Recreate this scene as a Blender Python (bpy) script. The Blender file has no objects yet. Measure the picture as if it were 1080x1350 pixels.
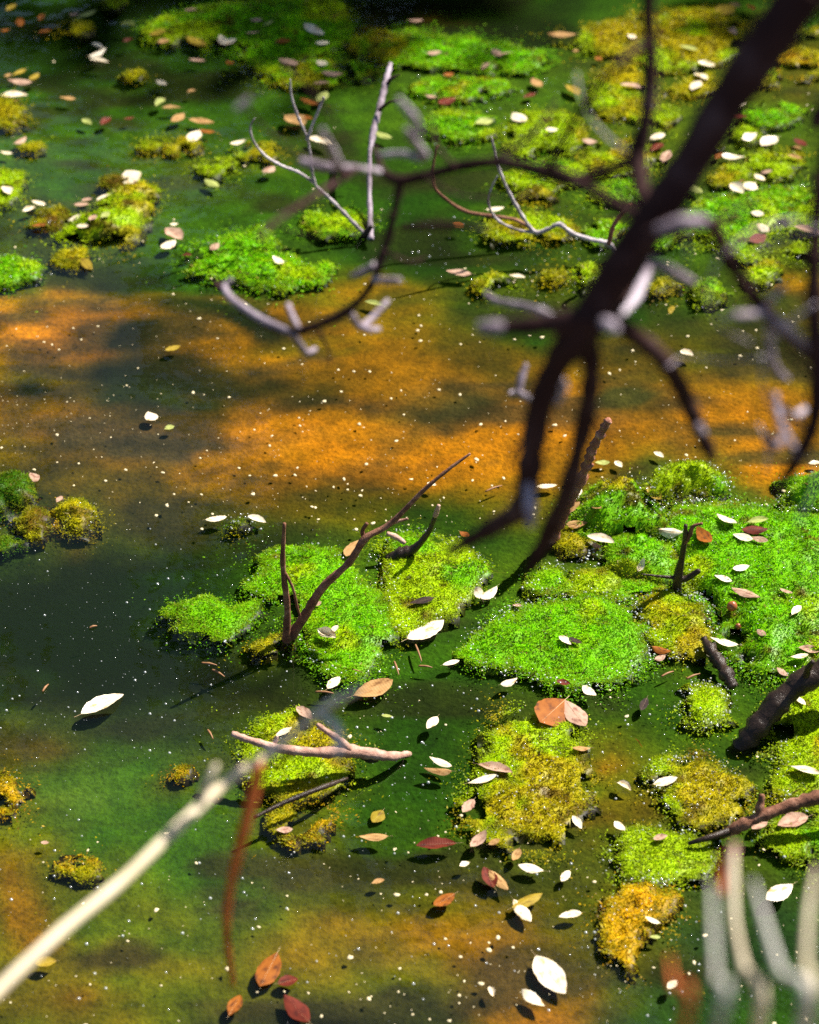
import bpy, math, random
import numpy as np
from mathutils import Vector

random.seed(11)
rng = np.random.default_rng(11)
R = math.radians
scn = bpy.context.scene
col = scn.collection

# ------------------------------------------------------------------ camera, sky, sun, exposure
PITCH, CAM_Z, HALF = R(38), 1.6, math.tan(R(12))
cam_data = bpy.data.cameras.new('camera')
cam_data.sensor_fit = 'VERTICAL'; cam_data.sensor_height = 24
cam_data.lens = 12 / HALF
cam_data.clip_start = 0.02; cam_data.clip_end = 300
cam_data.dof.use_dof = True
cam_data.dof.focus_distance = 2.42
cam_data.dof.aperture_fstop = 3.9
cam = bpy.data.objects.new('camera', cam_data); col.objects.link(cam)
cam.location = (0, 0, CAM_Z); cam.rotation_euler = (R(90) - PITCH, 0, 0)
scn.camera = cam

SUN_EL, SUN_AZ = R(50), R(54)          # azimuth from +Y towards +X: behind the scene, to the right
world = bpy.data.worlds.new('World'); scn.world = world; world.use_nodes = True
wn = world.node_tree
sky = wn.nodes.new('ShaderNodeTexSky'); sky.sky_type = 'NISHITA'; sky.sun_disc = False
sky.sun_elevation = SUN_EL; sky.sun_rotation = SUN_AZ
wn.links.new(sky.outputs[0], wn.nodes['Background'].inputs[0])
wn.nodes['Background'].inputs[1].default_value = 0.053
sun_data = bpy.data.lights.new('sun', 'SUN'); sun_data.energy = 5.0; sun_data.angle = R(0.5)
sun_data.color = (1.0, 0.94, 0.84)
sun = bpy.data.objects.new('sun', sun_data); col.objects.link(sun)
sv = Vector((math.cos(SUN_EL)*math.sin(SUN_AZ), math.cos(SUN_EL)*math.cos(SUN_AZ), math.sin(SUN_EL)))
sun.rotation_euler = (-sv).to_track_quat('-Z', 'Y').to_euler(); sun.location = sv * 8
scn.view_settings.view_transform = 'Standard'; scn.view_settings.look = 'None'
scn.view_settings.gamma = 1.0; scn.view_settings.use_curve_mapping = False
scn.view_settings.exposure = 1.3
scn.cycles.use_denoising = False
scn.cycles.max_bounces = 6; scn.cycles.transparent_max_bounces = 12
scn.cycles.caustics_reflective = False; scn.cycles.caustics_refractive = False

# ------------------------------------------------------------------ helpers
CAM = Vector((0, 0, CAM_Z))
F_ = Vector((0, math.cos(PITCH), -math.sin(PITCH))); U_ = Vector((0, math.sin(PITCH), math.cos(PITCH)))
def ray(px, py):
    return F_ + Vector((1, 0, 0))*((px-540)/675*HALF) + U_*((675-py)/675*HALF)
def gp(px, py, z=0.0):                      # survey point -> place on the level z
    d = ray(px, py); return CAM + d*((z-CAM_Z)/d.z)
def dp(px, py, D):                          # survey point -> place D metres away
    return CAM + ray(px, py)*(D*0.88)
def yp(px, py, y):                          # survey point -> place on the upright plane at y
    d = ray(px, py); return CAM + d*(y/d.y)

def tag(o, label=None, cat=None, group=None, kind=None):
    if label: o['label'] = label
    if cat: o['category'] = cat
    if group: o['group'] = group
    if kind: o['kind'] = kind
    return o
def empty(name, loc=(0, 0, 0)):
    o = bpy.data.objects.new(name, None); col.objects.link(o); o.location = loc
    o.empty_display_size = 0.02
    return o
def np_mesh(name, verts, faces, colors=None, smooth=True):
    verts = np.asarray(verts, dtype=np.float32); faces = np.asarray(faces, dtype=np.int32)
    me = bpy.data.meshes.new(name)
    me.vertices.add(len(verts)); me.vertices.foreach_set('co', verts.ravel())
    n = faces.shape[1]
    me.loops.add(faces.size); me.loops.foreach_set('vertex_index', faces.ravel())
    me.polygons.add(len(faces))
    me.polygons.foreach_set('loop_start', np.arange(0, faces.size, n, dtype=np.int32))
    me.polygons.foreach_set('use_smooth', np.full(len(faces), smooth, dtype=bool))
    me.update(calc_edges=True)
    if colors is not None:
        a = me.color_attributes.new('Col', 'FLOAT_COLOR', 'POINT')
        c = np.ones((len(verts), 4), dtype=np.float32); c[:, :3] = colors
        a.data.foreach_set('color', c.ravel())
    return me
def obj(name, me, mat, parent=None):
    o = bpy.data.objects.new(name, me); col.objects.link(o)
    if mat and not me.materials: me.materials.append(mat)
    if parent:
        o.parent = parent
        o.matrix_parent_inverse = parent.matrix_basis.inverted()
    return o

def vnoise(x, y, seed=0):
    x = np.asarray(x, dtype=np.float64); y = np.asarray(y, dtype=np.float64)
    xi = np.floor(x).astype(np.int64); yi = np.floor(y).astype(np.int64)
    fx = x-xi; fy = y-yi; fx = fx*fx*(3-2*fx); fy = fy*fy*(3-2*fy)
    def h(a, b):
        n = (a*374761393 + b*668265263 + seed*974711) & 0x7fffffff
        n = ((n ^ (n >> 13))*1274126177) & 0x7fffffff
        return ((n ^ (n >> 16)) & 0xffff)/65535.0
    return (h(xi, yi)*(1-fx)+h(xi+1, yi)*fx)*(1-fy) + (h(xi, yi+1)*(1-fx)+h(xi+1, yi+1)*fx)*fy
def fbm(x, y, seed=0, o=4):
    s = 0; a = 0.5; f = 1.0; t = 0
    for k in range(o):
        s = s + a*vnoise(x*f+k*17.3, y*f-k*9.1, seed+k); t += a; a *= 0.5; f *= 2.03
    return s/t

def mat_new(name):
    m = bpy.data.materials.new(name); m.use_nodes = True
    nt = m.node_tree; nt.nodes.clear()
    out = nt.nodes.new('ShaderNodeOutputMaterial')
    return m, nt, out
def node(nt, t, **kw):
    n = nt.nodes.new(t)
    for k, v in kw.items(): setattr(n, k, v)
    return n
def noise_node(nt, scale, detail=4, coord='Object', rough=0.6):
    tc = node(nt, 'ShaderNodeTexCoord'); n = node(nt, 'ShaderNodeTexNoise')
    n.inputs['Scale'].default_value = scale; n.inputs['Detail'].default_value = detail; n.inputs['Roughness'].default_value = rough
    nt.links.new(tc.outputs[coord], n.inputs['Vector'])
    return n
def ramp(nt, src, stops):
    r = node(nt, 'ShaderNodeValToRGB'); el = r.color_ramp.elements
    while len(el) < len(stops): el.new(0.5)
    for e, (p, c) in zip(el, stops):
        e.position = p; e.color = (*c, 1) if len(c) == 3 else c
    nt.links.new(src, r.inputs[0]); return r
def bump(nt, src, strength, dist):
    b = node(nt, 'ShaderNodeBump'); b.inputs['Strength'].default_value = strength; b.inputs['Distance'].default_value = dist
    nt.links.new(src, b.inputs['Height']); return b

# ------------------------------------------------------------------ materials
def make_water():
    m, nt, out = mat_new('pond_water')
    fr = node(nt, 'ShaderNodeFresnel'); fr.inputs[0].default_value = 1.33
    tr = node(nt, 'ShaderNodeBsdfTransparent')
    gl = node(nt, 'ShaderNodeBsdfGlossy'); gl.inputs['Roughness'].default_value = 0.03
    nz = noise_node(nt, 9, 3)
    b = bump(nt, nz.outputs[0], 0.12, 0.02)
    nt.links.new(b.outputs[0], gl.inputs['Normal']); nt.links.new(b.outputs[0], fr.inputs['Normal'])
    mx = node(nt, 'ShaderNodeMixShader')
    nt.links.new(fr.outputs[0], mx.inputs[0]); nt.links.new(tr.outputs[0], mx.inputs[1]); nt.links.new(gl.outputs[0], mx.inputs[2])
    nt.links.new(mx.outputs[0], out.inputs['Surface'])
    va = node(nt, 'ShaderNodeVolumeAbsorption')
    va.inputs['Color'].default_value = (0.45, 0.62, 0.05, 1); va.inputs['Density'].default_value = 10.0
    vs = node(nt, 'ShaderNodeVolumeScatter'); vs.inputs['Color'].default_value = (0.022, 0.062, 0.002, 1); vs.inputs['Density'].default_value = 13.0
    vs.inputs['Anisotropy'].default_value = 0.3
    ad = node(nt, 'ShaderNodeAddShader'); nt.links.new(va.outputs[0], ad.inputs[0]); nt.links.new(vs.outputs[0], ad.inputs[1])
    nt.links.new(ad.outputs[0], out.inputs['Volume'])
    return m
def make_bed():
    m, nt, out = mat_new('pond_bed_silt')
    at = node(nt, 'ShaderNodeAttribute', attribute_name='Col')
    n1 = noise_node(nt, 190, 5); n2 = noise_node(nt, 34, 5)
    r1 = ramp(nt, n1.outputs[0], [(0.30, (0.62, 0.62, 0.62)), (0.52, (1, 1, 1)), (0.75, (1.35, 1.3, 1.2))])
    r2 = ramp(nt, n2.outputs[0], [(0.32, (0.62, 0.66, 0.7)), (0.6, (1.15, 1.1, 1.0))])
    m1 = node(nt, 'ShaderNodeMix', data_type='RGBA', blend_type='MULTIPLY'); m1.inputs[0].default_value = 1
    m2 = node(nt, 'ShaderNodeMix', data_type='RGBA', blend_type='MULTIPLY'); m2.inputs[0].default_value = 1
    nt.links.new(at.outputs['Color'], m1.inputs['A']); nt.links.new(r1.outputs[0], m1.inputs['B'])
    nt.links.new(m1.outputs['Result'], m2.inputs['A']); nt.links.new(r2.outputs[0], m2.inputs['B'])
    p = node(nt, 'ShaderNodeBsdfPrincipled'); p.inputs['Roughness'].default_value = 0.95
    p.inputs['Specular IOR Level'].default_value = 0.1
    nt.links.new(m2.outputs['Result'], p.inputs['Base Color'])
    b = bump(nt, n1.outputs[0], 0.5, 0.01); nt.links.new(b.outputs[0], p.inputs['Normal'])
    nt.links.new(p.outputs[0], out.inputs[0]); return m
def make_moss(name, trans, gloss):
    m, nt, out = mat_new(name)
    at = node(nt, 'ShaderNodeAttribute', attribute_name='Col')
    p = node(nt, 'ShaderNodeBsdfPrincipled'); p.inputs['Roughness'].default_value = 0.42
    p.inputs['Specular IOR Level'].default_value = gloss
    nt.links.new(at.outputs['Color'], p.inputs['Base Color'])
    t = node(nt, 'ShaderNodeBsdfTranslucent')
    nt.links.new(at.outputs['Color'], t.inputs['Color'])
    mx = node(nt, 'ShaderNodeMixShader'); mx.inputs[0].default_value = trans
    nt.links.new(p.outputs[0], mx.inputs[1]); nt.links.new(t.outputs[0], mx.inputs[2])
    nt.links.new(mx.outputs[0], out.inputs[0]); return m
def make_leaf(name, c1, c2, spot, rough=0.6, trans=0.25):
    m, nt, out = mat_new(name)
    oi = node(nt, 'ShaderNodeObjectInfo')
    tc = node(nt, 'ShaderNodeTexCoord')
    ad = node(nt, 'ShaderNodeVectorMath', operation='ADD')
    nt.links.new(tc.outputs['Object'], ad.inputs[0])
    sc = node(nt, 'ShaderNodeMath', operation='MULTIPLY'); sc.inputs[1].default_value = 37.0
    nt.links.new(oi.outputs['Random'], sc.inputs[0]); nt.links.new(sc.outputs[0], ad.inputs[1])
    n = node(nt, 'ShaderNodeTexNoise'); n.inputs['Scale'].default_value = 4.2; n.inputs['Detail'].default_value = 6
    nt.links.new(ad.outputs[0], n.inputs['Vector'])
    r = ramp(nt, n.outputs[0], [(0.3, c1), (0.54, c2), (0.66, spot)])
    w = node(nt, 'ShaderNodeTexWave'); w.inputs['Scale'].default_value = 5; w.inputs['Distortion'].default_value = 1.5
    nt.links.new(tc.outputs['Object'], w.inputs['Vector'])
    b = bump(nt, w.outputs[1], 0.08, 0.02)
    p = node(nt, 'ShaderNodeBsdfPrincipled'); p.inputs['Roughness'].default_value = rough
    p.inputs['Specular IOR Level'].default_value = 0.5 if rough < 0.5 else 0.15
    nt.links.new(r.outputs[0], p.inputs['Base Color']); nt.links.new(b.outputs[0], p.inputs['Normal'])
    t = node(nt, 'ShaderNodeBsdfTranslucent'); nt.links.new(r.outputs[0], t.inputs['Color'])
    mx = node(nt, 'ShaderNodeMixShader'); mx.inputs[0].default_value = trans
    nt.links.new(p.outputs[0], mx.inputs[1]); nt.links.new(t.outputs[0], mx.inputs[2])
    nt.links.new(mx.outputs[0], out.inputs[0]); return m
def make_bark(name, stops, scale=60, rough=0.8, bs=0.6, spec=0.25):
    m, nt, out = mat_new(name)
    n = noise_node(nt, scale, 6, rough=0.7); n2 = noise_node(nt, scale*0.22, 3)
    mx = node(nt, 'ShaderNodeMath', operation='MULTIPLY_ADD'); mx.inputs[1].default_value = 0.5
    h = node(nt, 'ShaderNodeMath', operation='MULTIPLY'); h.inputs[1].default_value = 0.5
    nt.links.new(n2.outputs[0], h.inputs[0]); nt.links.new(n.outputs[0], mx.inputs[0]); nt.links.new(h.outputs[0], mx.inputs[2])
    r = ramp(nt, mx.outputs[0], stops)
    p = node(nt, 'ShaderNodeBsdfPrincipled'); p.inputs['Roughness'].default_value = rough
    p.inputs['Specular IOR Level'].default_value = spec
    nt.links.new(r.outputs[0], p.inputs['Base Color'])
    b = bump(nt, n.outputs[0], bs, 0.004); nt.links.new(b.outputs[0], p.inputs['Normal'])
    nt.links.new(p.outputs[0], out.inputs[0]); return m
def make_plain(name, c, rough=0.5, spec=0.5, trans=0.0):
    m, nt, out = mat_new(name)
    n = noise_node(nt, 120, 3)
    r = ramp(nt, n.outputs[0], [(0.3, tuple(x*0.8 for x in c)), (0.7, tuple(min(1, x*1.15) for x in c))])
    p = node(nt, 'ShaderNodeBsdfPrincipled'); p.inputs['Roughness'].default_value = rough; p.inputs['Specular IOR Level'].default_value = spec
    nt.links.new(r.outputs[0], p.inputs['Base Color'])
    if trans:
        t = node(nt, 'ShaderNodeBsdfTranslucent'); nt.links.new(r.outputs[0], t.inputs['Color'])
        mx = node(nt, 'ShaderNodeMixShader'); mx.inputs[0].default_value = trans
        nt.links.new(p.outputs[0], mx.inputs[1]); nt.links.new(t.outputs[0], mx.inputs[2]); nt.links.new(mx.outputs[0], out.inputs[0])
    else: nt.links.new(p.outputs[0], out.inputs[0])
    return m
def make_bubble():
    m, nt, out = mat_new('bubble_film')
    tr = node(nt, 'ShaderNodeBsdfTransparent'); gl = node(nt, 'ShaderNodeBsdfGlossy'); gl.inputs['Roughness'].default_value = 0.12
    d = node(nt, 'ShaderNodeBsdfDiffuse'); d.inputs[0].default_value = (0.85, 0.88, 0.88, 1)
    m1 = node(nt, 'ShaderNodeMixShader'); m1.inputs[0].default_value = 0.35
    nt.links.new(d.outputs[0], m1.inputs[1]); nt.links.new(gl.outputs[0], m1.inputs[2])
    m2 = node(nt, 'ShaderNodeMixShader'); m2.inputs[0].default_value = 0.45
    nt.links.new(tr.outputs[0], m2.inputs[1]); nt.links.new(m1.outputs[0], m2.inputs[2])
    nt.links.new(m2.outputs[0], out.inputs[0]); return m

M = dict(
    water=make_water(), bed=make_bed(),
    moss=make_moss('moss_body', 0.05, 0.1), frond=make_moss('moss_frond', 0.5, 0.14),
    W=make_leaf('leaf_cream', (0.86, 0.76, 0.58), (0.80, 0.68, 0.48), (0.52, 0.34, 0.16), 0.35, 0.15),
    T=make_leaf('leaf_tan', (0.50, 0.31, 0.13), (0.40, 0.22, 0.08), (0.20, 0.09, 0.03)),
    P=make_leaf('leaf_pinkish', (0.56, 0.38, 0.28), (0.44, 0.27, 0.19), (0.24, 0.11, 0.08)),
    O=make_leaf('leaf_orange', (0.36, 0.12, 0.015), (0.27, 0.08, 0.01), (0.10, 0.03, 0.008)),
    R=make_leaf('leaf_red', (0.17, 0.028, 0.014), (0.12, 0.018, 0.01), (0.05, 0.01, 0.008)),
    Y=make_leaf('leaf_yellow', (0.40, 0.29, 0.03), (0.32, 0.22, 0.02), (0.18, 0.11, 0.015)),
    G=make_leaf('leaf_pale_green', (0.42, 0.46, 0.15), (0.34, 0.38, 0.10), (0.20, 0.22, 0.05)),
    B=make_leaf('leaf_dark', (0.05, 0.03, 0.025), (0.035, 0.02, 0.018), (0.015, 0.01, 0.01)),
    rib=make_plain('leaf_rib', (0.40, 0.27, 0.13)),
    dark_bark=make_bark('dark_bark', [(0.32, (0.010, 0.004, 0.004)), (0.53, (0.036, 0.016, 0.015)), (0.72, (0.12, 0.08, 0.085))], 45, spec=0.1),
    grey_bark=make_bark('grey_lichen_bark', [(0.34, (0.06, 0.042, 0.05)), (0.50, (0.25, 0.20, 0.24)), (0.66, (0.50, 0.44, 0.50))], 60),
    pale_bark=make_bark('pale_twig_bark', [(0.36, (0.07, 0.05, 0.05)), (0.50, (0.34, 0.29, 0.31)), (0.64, (0.64, 0.57, 0.60))], 90),
    brown_bark=make_bark('brown_bark', [(0.32, (0.04, 0.015, 0.009)), (0.5, (0.19, 0.08, 0.045)), (0.68, (0.44, 0.24, 0.16))], 130),
    red_bark=make_bark('red_flaky_bark', [(0.32, (0.08, 0.025, 0.015)), (0.5, (0.34, 0.13, 0.08)), (0.66, (0.62, 0.34, 0.26))], 120, bs=1.0),
    pink_bark=make_bark('pinkish_bark', [(0.32, (0.16, 0.07, 0.05)), (0.5, (0.42, 0.24, 0.18)), (0.66, (0.66, 0.44, 0.36))], 120),
    wet_wood=make_bark('wet_wood', [(0.35, (0.010, 0.007, 0.006)), (0.6, (0.045, 0.028, 0.02)), (0.72, (0.16, 0.09, 0.06))], 90, rough=0.3),
    straw=make_bark('dry_straw', [(0.3, (0.40, 0.31, 0.19)), (0.5, (0.55, 0.46, 0.32)), (0.7, (0.66, 0.58, 0.44))], 30, bs=0.2),
    grey_straw=make_bark('grey_straw', [(0.3, (0.32, 0.30, 0.26)), (0.5, (0.48, 0.46, 0.41)), (0.7, (0.60, 0.57, 0.50))], 30, bs=0.2),
    rust_blade=make_bark('rust_blade', [(0.3, (0.26, 0.04, 0.01)), (0.5, (0.46, 0.10, 0.02)), (0.7, (0.55, 0.18, 0.05))], 30, bs=0.2),
    speck=make_plain('pale_speck', (0.56, 0.47, 0.28), 0.6), bubble=make_bubble(),
    nut=make_plain('nut_shell', (0.30, 0.09, 0.03), 0.35),
    needle=make_plain('brown_needle', (0.24, 0.11, 0.04), 0.6),
    tree_leaf=make_moss('tree_leaf', 0.3, 0.3),
)

# ------------------------------------------------------------------ algae and moss mats: outlines and colours
BRIGHT = [(0.08, 0.34, 0.001), (0.28, 0.58, 0.002)]
LIME = [(0.26, 0.42, 0.001), (0.43, 0.58, 0.002)]
OCHRE = [(0.34, 0.31, 0.003), (0.50, 0.40, 0.004)]
GOLD = [(0.55, 0.30, 0.003), (0.62, 0.40, 0.006)]
BROWN = [(0.08, 0.04, 0.004), (0.16, 0.08, 0.006)]
DARKM = [(0.025, 0.09, 0.001), (0.06, 0.17, 0.002)]
MATS = []   # dicts with the grid for height look-ups
# short name, label, outline, height, rim width, palette, second palette, second share, brown share
SPEC = [
 ('leaf_shaped', 'large bright green leaf-shaped moss mat in open dark water', [(603,862),(625,832),(660,812),(700,797),(745,790),(800,785),(835,800),(855,830),(860,862),(845,883),(810,895),(780,908),(740,905),(700,893),(650,880)], .012,.03,'BRIGHT','LIME',.30,.03),
 ('ochre_joined', 'ochre and green mat joined to the right of the leaf-shaped mat', [(840,815),(838,790),(870,778),(905,788),(935,800),(938,838),(925,866),(895,870),(868,852),(862,835)], .014,.025,'LIME','OCHRE',.55,.30),
 ('forked_twig', 'bright green lobed mat around the foot of the forked twig', [(322,775),(345,757),(345,735),(375,722),(415,718),(440,728),(455,748),(472,772),(505,788),(513,815),(514,850),(500,870),(485,897),(465,900),(440,882),(412,872),(400,850),(392,828),(378,800),(345,786)], .014,.03,'BRIGHT','LIME',.28,.06),
 ('curl', 'curling yellow-green mat beside the pale-tipped dark twig', [(497,738),(500,714),(530,700),(575,702),(597,722),(634,735),(638,765),(620,790),(575,820),(540,834),(517,828),(514,800),(520,775)], .014,.03,'LIME','BRIGHT',.45,.16),
 ('half_sunk', 'half-sunken green hump in the dark water left of the forked twig', [(222,803),(240,794),(270,791),(300,796),(330,801),(338,814),(325,828),(300,836),(270,832),(240,824)], .012,.03,'BRIGHT','DARKM',.30,.04),
 ('ochre_sliver', 'ochre sliver of weed at the forked twig base', [(330,856),(352,842),(378,838),(384,846),(360,858)], .005,.012,'OCHRE','BROWN',.4,.3),
 ('left_mound', 'dark green mossy mound cut by the left picture edge', [(-60,668),(-50,640),(0,632),(30,636),(48,652),(40,668),(0,676)], .045,.035,'DARKM','BROWN',.40,.35),
 ('brown_mound', 'small brown-topped mossy mound beside the left edge mound', [(25,690),(35,672),(52,668),(62,684),(58,702),(38,708)], .022,.02,'OCHRE','BROWN',.5,.5),
 ('amber_mound', 'small amber-sided mossy mound with an orange trail below it', [(72,692),(82,672),(108,664),(130,676),(128,694),(105,704),(82,704)], .028,.022,'OCHRE','GOLD',.5,.35),
 ('low_left', 'low dull green clump under the left edge mounds', [(-30,722),(-10,706),(20,708),(28,722),(10,732),(-20,732)], .010,.02,'DARKM','LIME',.4,.2),
 ('two_leaf_tuft', 'tiny dark tuft in open water between two cream leaves', [(298,692),(308,682),(325,681),(333,690),(322,698),(306,699)], .012,.012,'DARKM','OCHRE',.4,.35),
 ('brown_green_mound', 'tall brown and green mound behind the standing reddish stick', [(748,692),(762,665),(782,648),(815,640),(848,650),(868,668),(874,690),(850,706),(800,712),(765,708)], .055,.05,'BRIGHT','OCHRE',.38,.38),
 ('back_mound', 'bright green mound at the back edge facing the orange silt', [(846,648),(858,628),(895,616),(930,620),(955,634),(958,650),(920,658),(880,658)], .034,.03,'LIME','BRIGHT',.45,.22),
 ('edge_mound', 'rounded bright green mound cut by the right edge', [(1026,662),(1034,640),(1060,632),(1120,632),(1120,680),(1060,682)], .032,.03,'BRIGHT','LIME',.4,.05),
 ('big_right', 'broad green moss bank filling the right side under scattered leaves', [(878,690),(900,672),(930,664),(1000,668),(1030,684),(1130,684),(1130,905),(1050,892),(1000,886),(968,870),(945,840),(940,800),(915,782),(900,765),(890,735),(884,712)], .022,.045,'BRIGHT','LIME',.34,.16),
 ('middle_hump', 'green hump with a white leaf left of the small forked stub', [(804,752),(802,725),(822,708),(850,706),(880,716),(893,735),(894,758),(870,768),(830,766)], .026,.035,'BRIGHT','OCHRE',.28,.14),
 ('brown_lump', 'small brown lump between tan leaves by the standing stick', [(733,715),(742,700),(762,698),(780,708),(778,722),(755,728),(738,724)], .016,.018,'OCHRE','BROWN',.45,.45),
 ('strip_lime', 'lime green patch in front of the brown lump', [(695,772),(705,752),(735,744),(757,752),(755,770),(730,782),(706,783)], .010,.02,'LIME','BRIGHT',.4,.05),
 ('ridge', 'low mossy ridge with orange bits above the leaf-shaped mat', [(752,772),(765,758),(800,756),(812,768),(806,784),(775,788),(757,784)], .014,.02,'LIME','OCHRE',.45,.25),
 ('small_round', 'small round lime mat alone in dark water with a dimple', [(897,928),(905,908),(930,902),(950,912),(967,930),(955,947),(930,963),(905,952)], .012,.02,'LIME','BRIGHT',.3,.04),
 ('lower_right', 'long green mat cut by the right edge below the dark log', [(1012,968),(1022,930),(1050,900),(1130,905),(1130,1070),(1060,1062),(1032,1058),(1024,1040),(1036,1010),(1038,985)], .014,.03,'LIME','OCHRE',.35,.14),
 ('below_stick', 'green mat patch under the brown stick at the right edge', [(1000,1112),(1020,1095),(1060,1080),(1130,1076),(1130,1130),(1060,1135),(1020,1128)], .008,.02,'BRIGHT','LIME',.45,.06),
 ('ochre_right', 'ochre mat with a pointed top below the small round mat', [(848,1020),(870,1006),(900,1002),(915,987),(945,1002),(980,1032),(990,1062),(970,1086),(930,1082),(890,1068),(870,1042)], .008,.03,'OCHRE','LIME',.42,.18),
 ('ochre_large', 'large ochre and yellow-green mat below the leaf-shaped mat', [(640,962),(665,937),(700,931),(740,941),(765,972),(780,1010),(786,1050),(775,1090),(740,1118),(690,1128),(640,1104),(612,1076),(617,1042),(645,1020)], .007,.04,'OCHRE','LIME',.40,.20),
 ('yellow_green', 'yellow-green mat behind the dry reed tips at lower right', [(797,1132),(825,1102),(860,1087),(900,1102),(945,1114),(950,1146),(920,1166),(880,1160),(850,1170),(820,1150)], .008,.03,'LIME','GOLD',.35,.05),
 ('golden_clump', 'ragged golden clump reaching down from the yellow-green mat', [(793,1192),(815,1167),(850,1167),(885,1182),(875,1202),(852,1216),(850,1242),(830,1279),(815,1266),(802,1232)], .010,.02,'GOLD','OCHRE',.30,.15),
 ('stick_mat', 'green and ochre mat under the lying pinkish stick', [(322,990),(335,958),(365,942),(410,947),(445,967),(458,1002),(455,1026),(420,1044),(380,1050),(350,1046),(334,1022)], .016,.03,'LIME','OCHRE',.50,.20),
 ('gold_below_stick', 'golden brown mat just below the lying pinkish stick', [(348,1076),(375,1060),(420,1054),(442,1066),(440,1084),(400,1102),(362,1102)], .012,.02,'GOLD','OCHRE',.45,.20),
 ('left_gold', 'small golden clump cut by the left edge in open water', [(-30,1062),(-20,1030),(10,1022),(33,1036),(34,1062),(15,1080),(-20,1082)], .010,.02,'GOLD','LIME',.35,.20),
 ('pale_dot', 'tiny pale yellow clump beside white bubbles at lower left', [(76,1146),(88,1134),(108,1132),(124,1144),(116,1156),(90,1156)], .003,.012,'OCHRE','GOLD',.5,.05),
 ('dot', 'tiny golden dot of weed in the milky water above the straw stalk', [(228,1020),(234,1012),(244,1014),(246,1023),(236,1028)], .003,.008,'GOLD','OCHRE',.4,.2),
 # far half
 ('wedge', 'wedge-shaped yellow-green mat with four pale leaves, upper left', [(75,308),(95,290),(115,274),(140,264),(160,246),(190,242),(203,258),(198,282),(185,306),(165,324),(130,328),(95,322)], .022,.04,'LIME','OCHRE',.45,.25),
 ('brown_left', 'dark brown lump left of the wedge-shaped mat', [(44,294),(52,280),(75,274),(92,284),(88,298),(62,302)], .016,.02,'BROWN','OCHRE',.4,.4),
 ('brown_top', 'dark brown lump at the top corner of the wedge-shaped mat', [(134,240),(142,230),(165,228),(178,236),(170,248),(148,248)], .016,.02,'BROWN','OCHRE',.4,.4),
 ('far_left_green', 'bubbly green clump at the left edge above the orange silt', [(-30,368),(-10,348),(25,342),(52,350),(55,366),(30,378),(-10,380)], .020,.025,'BRIGHT','LIME',.35,.12),
 ('olive_tuft', 'small olive tuft with a yellow leaf above the orange silt', [(76,344),(86,332),(108,330),(122,342),(112,352),(88,354)], .014,.016,'OCHRE','DARKM',.5,.3),
 ('bright_island', 'bright green island with a tail left of the curved bare branch', [(246,340),(256,322),(290,316),(325,304),(352,292),(352,304),(345,316),(384,334),(392,354),(420,352),(440,346),(430,366),(395,378),(350,376),(290,369),(258,361)], .012,.03,'BRIGHT','LIME',.22,.02),
 ('small_bright', 'small bright green mat at the foot of the thin grey twig', [(397,298),(415,284),(450,277),(483,284),(486,302),(450,313),(410,307)], .012,.03,'BRIGHT','LIME',.3,.02),
 ('yellow_oval', 'small yellow-green oval mat in the dark green water', [(257,222),(268,212),(295,208),(314,216),(306,227),(275,231)], .010,.02,'LIME','GOLD',.4,.1),
 ('behind_hook', 'small yellow mat behind the hooked tip of the grey twig', [(311,204),(325,190),(350,186),(371,196),(360,208),(330,211)], .010,.02,'OCHRE','LIME',.5,.1),
 ('ochre_chip', 'thin ochre patch left of a white leaf in dark green water', [(182,193),(192,183),(212,179),(222,186),(212,195),(192,197)], .006,.012,'OCHRE','LIME',.5,.15),
 ('ochre_chip_b', 'thin ochre patch under a white leaf in dark green water', [(221,196),(232,186),(250,184),(259,191),(248,200),(230,202)], .006,.012,'OCHRE','GOLD',.5,.2),
 ('left_ochre', 'ochre clump under a cream leaf at the upper left edge', [(-30,160),(-15,134),(15,130),(34,150),(28,162),(0,166)], .012,.02,'OCHRE','LIME',.5,.15),
 ('left_lime', 'lime clump with one white leaf at the upper left edge', [(-30,268),(-18,230),(10,226),(30,236),(26,252),(8,268)], .012,.02,'LIME','OCHRE',.5,.1),
 ('thin_left', 'thin ochre streak beside a tan leaf near the left edge', [(26,198),(36,190),(54,188),(60,193),(46,198)], .004,.01,'OCHRE','LIME',.5,.1),
 ('tiny_top', 'tiny yellow-green tuft alone in the dark green water', [(163,103),(172,97),(183,98),(180,104),(170,106)], .005,.01,'LIME','OCHRE',.5,.05),
 ('top_dull', 'dull olive clump below two pale leaves at the top left', [(74,38),(84,28),(108,26),(121,32),(112,42),(88,44)], .010,.02,'OCHRE','DARKM',.5,.25),
 ('top_fringe', 'dim green clump cut by the top edge at left', [(128,4),(140,-8),(158,-8),(160,4),(146,10)], .008,.02,'LIME','DARKM',.5,.2),
 ('top_large', 'large green mat at the top with brown leaves on it', [(188,38),(230,18),(300,4),(430,-10),(462,20),(464,48),(440,62),(400,72),(384,88),(355,97),(330,82),(310,58),(280,46),(250,51),(210,52)], .014,.05,'BRIGHT','LIME',.45,.12),
 ('top_second', 'long green and yellow mat at the top centre', [(460,62),(480,45),(540,40),(600,47),(640,52),(720,66),(736,84),(690,95),(640,93),(560,87),(510,80)], .014,.04,'BRIGHT','OCHRE',.45,.14),
 ('top_low', 'broken green clumps below the white leaf at top centre', [(360,100),(390,84),(430,80),(486,84),(500,94),(470,104),(420,112),(378,116)], .006,.03,'BRIGHT','OCHRE',.5,.15),
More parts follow.
